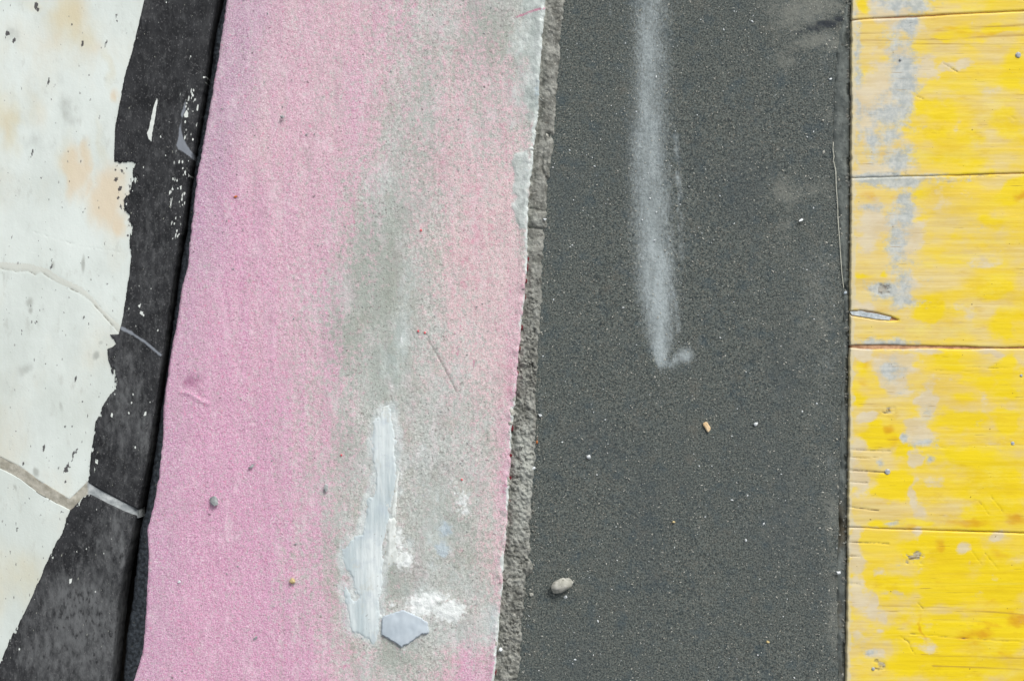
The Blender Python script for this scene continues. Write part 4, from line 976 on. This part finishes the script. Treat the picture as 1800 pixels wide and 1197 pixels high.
def plank(k, fine):
    cs = steps(1480, URW, 1480, 1830 if fine else 1481, FINE if fine else 20, 20)
    n = int((jv(k + 1, 1495) - jv(k, 1495)) / (FINE if fine else 14)) + 1
    T = np.linspace(0, 1, n)
    U = np.repeat(cs[None, :], n, 0)
    t = jv(k, cs) + jg(k, cs); b = jv(k + 1, cs) - jg(k + 1, cs)
    t = t + 0.9 * fbm(cs / 40, cs * 0 + k, 200, 5, 0.6) + jg(k, cs) * 0.8 * fbm(cs / 90, cs * 0, 400 + k, 2); b = b + 0.9 * fbm(cs / 40, cs * 0 + k + 1, 200, 5, 0.6) - jg(k + 1, cs) * 0.8 * fbm(cs / 90, cs * 0, 401 + k, 2)
    V = t[None, :] + T[:, None] * (b - t)[None, :]
    # pull the first columns on to the sawn end
    end = woodL(V) + 1.5 * fbm(V / 9, V * 0, 170, 4, 0.62)
    fr = np.clip((1520 - U) / 40, 0, 1)
    U = U + fr * (end - 1480)
    de = U - end
    dj = np.minimum(V - t[None, :], b[None, :] - V)
    kn = np.zeros(U.shape); warp = np.zeros(U.shape)
    for (a, bb, ru, rv, w) in knots:
        q = ((U - a) / ru) ** 2 + ((V - bb) / rv) ** 2
        kn = np.maximum(kn, w * sstep(1.5, 0.2, q + 1.3 * fbm(U / 9, V / 5, 201, 3)))
        warp += np.sign(V - bb) * 9 * np.exp(-q / 5)
    ring = V - warp + 5 * fbm(U / 260, V / 90, 210 + k, 3)
    grain = afbm(U / 420, ring / 2.6, 220 + k, 3) + 0.6 * afbm(U / 600, ring / 11, 221 + k, 2)
    ck = np.zeros(U.shape)
    if fine:
        for (pts, w) in cracks:
            if w > 0: ck = np.maximum(ck, (w * (0.95 if pts[0][0] < 1500 else 0.85) + 0.15 - seg_dist(U + fbm(U / 20, V / 20, 209, 2) * 2, V, pts) / 1.5) * (1 if pts[0][0] < 1500 else 0.8 + 0.5 * fbm(U / 14, V / 14, 208, 2)))
    ln = np.zeros(U.shape)
    for (pts, w) in darklines:
        ln = np.maximum(ln, (w - seg_dist(U, V, pts) / 5.0))
    ln = ln + 0.2 * np.clip(grain - 0.5, 0, 1)
    lp = dict(a=U + 15 * fbm(U / 34, V / 24, 230, 4), b=V + 10 * fbm(U / 34, V / 24, 231, 4))
    rest = fbm(U / 70, V / 45, 240, 4)
    far = sstep(1800, 1900, U) + sstep(1210, 1280, V) + sstep(-10, -60, V)
    far = np.clip(far, 0, 1)
    dp = 1.15 * blobs(lp['a'], lp['b'], deeps) + 0.30 * rest + far * np.clip(0.5 + 0.9 * rest, 0, 1)
    ye = 0.12 + 0.40 * sstep(1500, 1760, U) + 0.26 * sstep(560, 960, V) + 0.75 * rest + 0.10 * grain
    fm = blobs(lp['a'], lp['b'], films) * 1.1 + 0.42 * fbm(U / 60, V / 42, 250, 5)
    cm = blobs(lp['a'] * .5 + U * .5, lp['b'] * .5 + V * .5, [(a_, b_, c_ * 1.3, d_ * 1.3, w_) for a_, b_, c_, d_, w_ in cements]) * 1.35 + 0.12 * fbm(U / 40, V / 40, 255, 4)
    fm = fm - 0.30 * np.clip(dp, 0, 1) + 0.08 * grain
    orr = blobs(lp['a'], lp['b'], oranges)
    orr = orr + 0.75 * sstep(840, 1080, V) * np.clip(fbm(U / 55, V / 26, 291, 5, 0.6), 0, 1) + 0.35 * sstep(1560, 1800, U) * np.clip(fbm(U / 70, V / 22, 292, 5, 0.6), 0, 1)
    ln = ln + 0.75 * sstep(880, 1020, V) * np.clip(afbm(U / 520, ring / 5.0, 293, 3) - 0.1, 0, 1) + 0.6 * sstep(110, 40, V) * sstep(30, 44, V) * np.clip(afbm(U / 520, ring / 5.0, 294, 3), 0, 1)
    spk = blobs(U, V, specks)
    edge = sstep(12, 3, de + 5 * fbm(U / 9, V / 14, 260, 3)) * 0.9
    Z = ZW + 0.00005 * grain + 0.0003 * fbm(U / 90, V / 60, 270 + k, 2)
    if k == 3: Z -= 0.0002
    Z -= 0.0006 * np.clip(ck, 0, 1) + 0.0006 * kn * (0.6 + 0.6 * fbm(U / 5, V / 5, 280, 2))
    if fine: Z -= 0.0030 * sstep(-1.0, 1.5, poly_sdf(U, V, slot))
    Z -= roll(dj, 1.6) + roll(de, 2.0)
    Z -= 0.0004 * ((k * 37) % 5) / 4
    crk = np.clip(ck, 0, 1.2)
    return grid_obj('plank', U, V, Z, -0.012, M_WOOD, panel, dict(yellow=ye, deep=dp, orange=orr, line=ln, film=fm, cement=cm, speck=spk, knot=kn, crack=crk, edge=edge))

planks = {}
for k in range(len(joints) - 1):
    planks[k] = plank(k, 2 <= k <= 6)

U, V, dl, dr = strip_uv(lambda v: woodL(v) + 1.5, lambda v: np.full(v.shape, URW), 40, steps(VT + 90, VB - 12, 0, 1, 40, 40))
grid_obj('core_layer', U, V, np.full(U.shape, -0.0014), gz - 0.002, M_CORE, panel)

# cement filling in the saw slot
M_FILL = simple('slot_cement', (170, 180, 184), (204, 211, 213), 260, 0.85, 0.0004, (128, 136, 140))
plate('slot_filling', [(1494, 548), (1512, 546.5), (1540, 551), (1567, 558), (1564, 563), (1540, 561), (1510, 556), (1497, 554)], -0.003, -0.0002, M_FILL, planks[4], 3, 0.6, 77, 0.8)
M_DARKW = simple('dark_notch', (44, 42, 40), (78, 72, 66), 500, 0.9)
plate('notch', [(1567, 559), (1574, 556), (1579, 563), (1568, 562)], -0.003, -0.0014, M_DARKW, planks[4], 3, 0.4, 78, 0.4)  # small dark plate at the pointed end of the slot

# nails: low round heads set in the planks
def nail_mesh():
    bm = bmesh.new()
    prof = [(0.0, 0.00065), (0.55, 0.0006), (0.85, 0.00042), (1.0, 0.0001), (1.0, -0.0012)]
    N = 14; rad = 0.0020; rings = []
    for (r, z) in prof:
        if r == 0: rings.append([bm.verts.new((0, 0, z))])
        else: rings.append([bm.verts.new((rad * r * math.cos(2 * math.pi * i / N), rad * r * math.sin(2 * math.pi * i / N), z)) for i in range(N)])
    for i in range(N): bm.faces.new((rings[0][0], rings[1][i], rings[1][(i + 1) % N]))
    for a, b in zip(rings[1:-1], rings[2:]):
        for i in range(N): bm.faces.new((a[i], b[i], b[(i + 1) % N], a[(i + 1) % N]))
    bmesh.ops.recalc_face_normals(bm, faces=bm.faces)
    me = bpy.data.meshes.new('nail'); bm.to_mesh(me); bm.free()
    for p in me.polygons: p.use_smooth = True
    me.materials.append(M_STEEL)
    return me
nm = nail_mesh()
for (u, v, k, sc) in [(1560, 829, 5, 1.0), (1790, 97, 3, 1.0), (1780, 779, 5, .7), (1583, 105, 3, .5), (1795, 660, 5, .5), (1535, 1175, 6, .6)]:
    o = bpy.data.objects.new('nail', nm); COL.objects.link(o); place(o, P(u, v, ZW + 0.0001), planks[k]); o.scale = (sc, sc, 1)

# ------------------------------------------------------------------ loose stones and chips, each a thing
ZS = 0.0000
stone('pebble', 986, 1027, 19, 10.5, 20, ZF, M_STONE, math.radians(27), 3, .34, False, 'largest pebble, oblong and pale grey, lying on the felt by the mortar strip')
stone('stone_chip', 994, 1049, 4.5, 3.4, 6, ZF, M_BRIGHT, .4, 12, label='small white chip just below the largest pebble on the felt', cat='stone chip')
stone('stone_chip', 934, 1044, 5.5, 5, 7, ZF, M_STONE, 1.4, 13, label='small pale crumb on the felt against the mortar strip, beside the largest pebble', cat='stone chip')
stone('pebble', 377, 879, 12, 10, 17, ZS, M_GREY, 2.2, 21, .3, True, 'largest grey pebble on the pink paint, chunky, with small grey pebbles near it')
stone('pebble', 441, 819, 10, 4.6, 7, ZS, M_GREY, .25, 22, .2, True, 'thin flat grey sliver lying crosswise on the pink slab')
stone('pebble', 573, 857, 5.4, 9, 9, ZS, M_GREY, -.1, 23, .25, True, 'small upright-lying grey pebble on pink paint to the side of the white plaster smear')
stone('pebble', 515, 1020, 7, 7, 9, ZS, M_OCHRE, .3, 24, .2, True, 'small round ochre pebble on the pink slab')
stone('pebble', 497, 209, 6.5, 6.5, 9, ZS, M_GREY, .8, 25, .25, True, 'lone dark grey pebble on the upper part of the pink slab')
stone('pebble', 448, 1121, 6.5, 4, 6, ZS, M_GREY, .7, 26, .25, True, 'tiny flat grey sliver near the lower end of the pink slab')
stone('pebble', 315, 1022, 3.6, 3.4, 5, ZS, M_BRIGHT, .2, 27, .2, True, 'tiny whitish pebble on the pink slab near its tarred edge')
stone('pebble', 539, 237, 2.6, 2.6, 4, ZS, M_GREY, .2, 28, .2, True, 'tiny pale grey grain just below the lone dark pebble on the pink slab', )
stone('stone_chip', 414, 346, 4, 2.6, 4, ZS, M_ORANGE, .2, 29, .2, True, 'tiny orange crumb on the pink slab', 'stone chip')
stone('stone_chip', 1035, 803, 5, 6.5, 8, ZF, M_BRIGHT, .3, 31, .3, True, 'white stone chip alone on the dark felt, between mortar strip and pale wood chip', 'stone chip')
stone('stone_chip', 1328, 744, 4.6, 6.5, 8, ZF, M_BRIGHT, -.5, 32, .3, True, 'white four-sided chip on the felt, to the side of the pale wood chip', 'stone chip')
stone('stone_chip', 1407, 388, 6, 5.2, 7, ZF, M_BRIGHT, .9, 33, .45, True, 'white three-cornered chip on the felt near the loose thread', 'stone chip')
stone('stone_chip', 1459, 140, 5.5, 3, 5, ZF, M_BRIGHT, .6, 34, .4, True, 'thin white sliver high on the felt near its smooth edge', 'stone chip')
stone('stone_chip', 950, 729, 4.6, 5, 7, ZF, M_BRIGHT, .4, 35, .4, True, 'white chip on the felt tucked against the middle of the mortar strip', 'stone chip')
stone('stone_chip', 880, 1140, 5, 5.5, 9, -0.003, M_BRIGHT, .5, 36, .3, True, 'bright white chip caught at the lower end of the pink slab edge', 'stone chip')
stone('stone_chip', 957, 386, 5.5, 3, 8, -0.0022, M_BRIGHT, .3, 37, .3, True, 'white chip on a lump of the mortar strip at the felt', 'stone chip')
stone('stone_chip', 961, 240, 4, 6, 8, -0.0030, M_STONE, .2, 38, .3, True, 'pale stone chip seated in a hollow high in the mortar strip', 'stone chip')
stone('stone_chip', 1486, 515, 4, 4, 7, ZF + 0.001, M_FLAKE, .2, 39, .3, True, 'pale bluish chip at the end of the loose thread', 'stone chip')
stone('stone_chip', 1473, 1005, 5, 5, 8, ZF + 0.001, M_BRIGHT, .2, 40, .4, True, 'white crumb on the smooth felt edge beside the lowest yellow plank', 'stone chip')
stone('stone_chip', 1184, 917, 3.2, 3.2, 5, ZF, M_OCHRE, .2, 41, .3, True, 'tiny cream grain alone in the open middle of the felt', 'stone chip')
stone('stone_chip', 1311, 949, 4, 3.6, 5, ZF, M_BRIGHT, .7, 42, .5, True, 'small white crumb low on the open felt', 'stone chip')
stone('stone_chip', 1350, 1127, 4, 4, 5, ZF, M_OCHRE, .7, 43, .3, True, 'ochre grain low on the felt', 'stone chip')
stone('stone_chip', 938, 822, 4, 3.6, 7, -0.0030, M_BRIGHT, .7, 44, .3, True, 'white grain on the outer rim of the mortar strip', 'stone chip')
stone('stone_chip', 944, 777, 2.4, 4, 5, ZF, M_ORANGE, .1, 45, .3, True, 'tiny orange grain in the crevice between felt and mortar strip', 'stone chip')

# pale wood chip: a short split stick
bm = bmesh.new()
bmesh.ops.create_cube(bm, size=1)
for w in bm.verts: w.co = (w.co.x * 19 * S, w.co.y * 8.6 * S, w.co.z * 6 * S)
for w in bm.verts:
    if w.co.x > 0 and w.co.y > 0: w.co.x -= 3 * S
    if w.co.x < 0 and w.co.z > 0: w.co.x += 2 * S
bmesh.ops.bevel(bm, geom=list(bm.edges), offset=0.0006, segments=2, affect='EDGES')
me = bpy.data.meshes.new('wood_chip'); bm.to_mesh(me); bm.free(); me.materials.append(M_STRAW)
o = bpy.data.objects.new('wood_chip', me); COL.objects.link(o); place(o, P(1243, 750, ZF + 0.0012)); o.rotation_euler = (0, 0.03, math.radians(-58))
tag(o, 'short pale split of wood lying on the dark felt', 'wood chip')
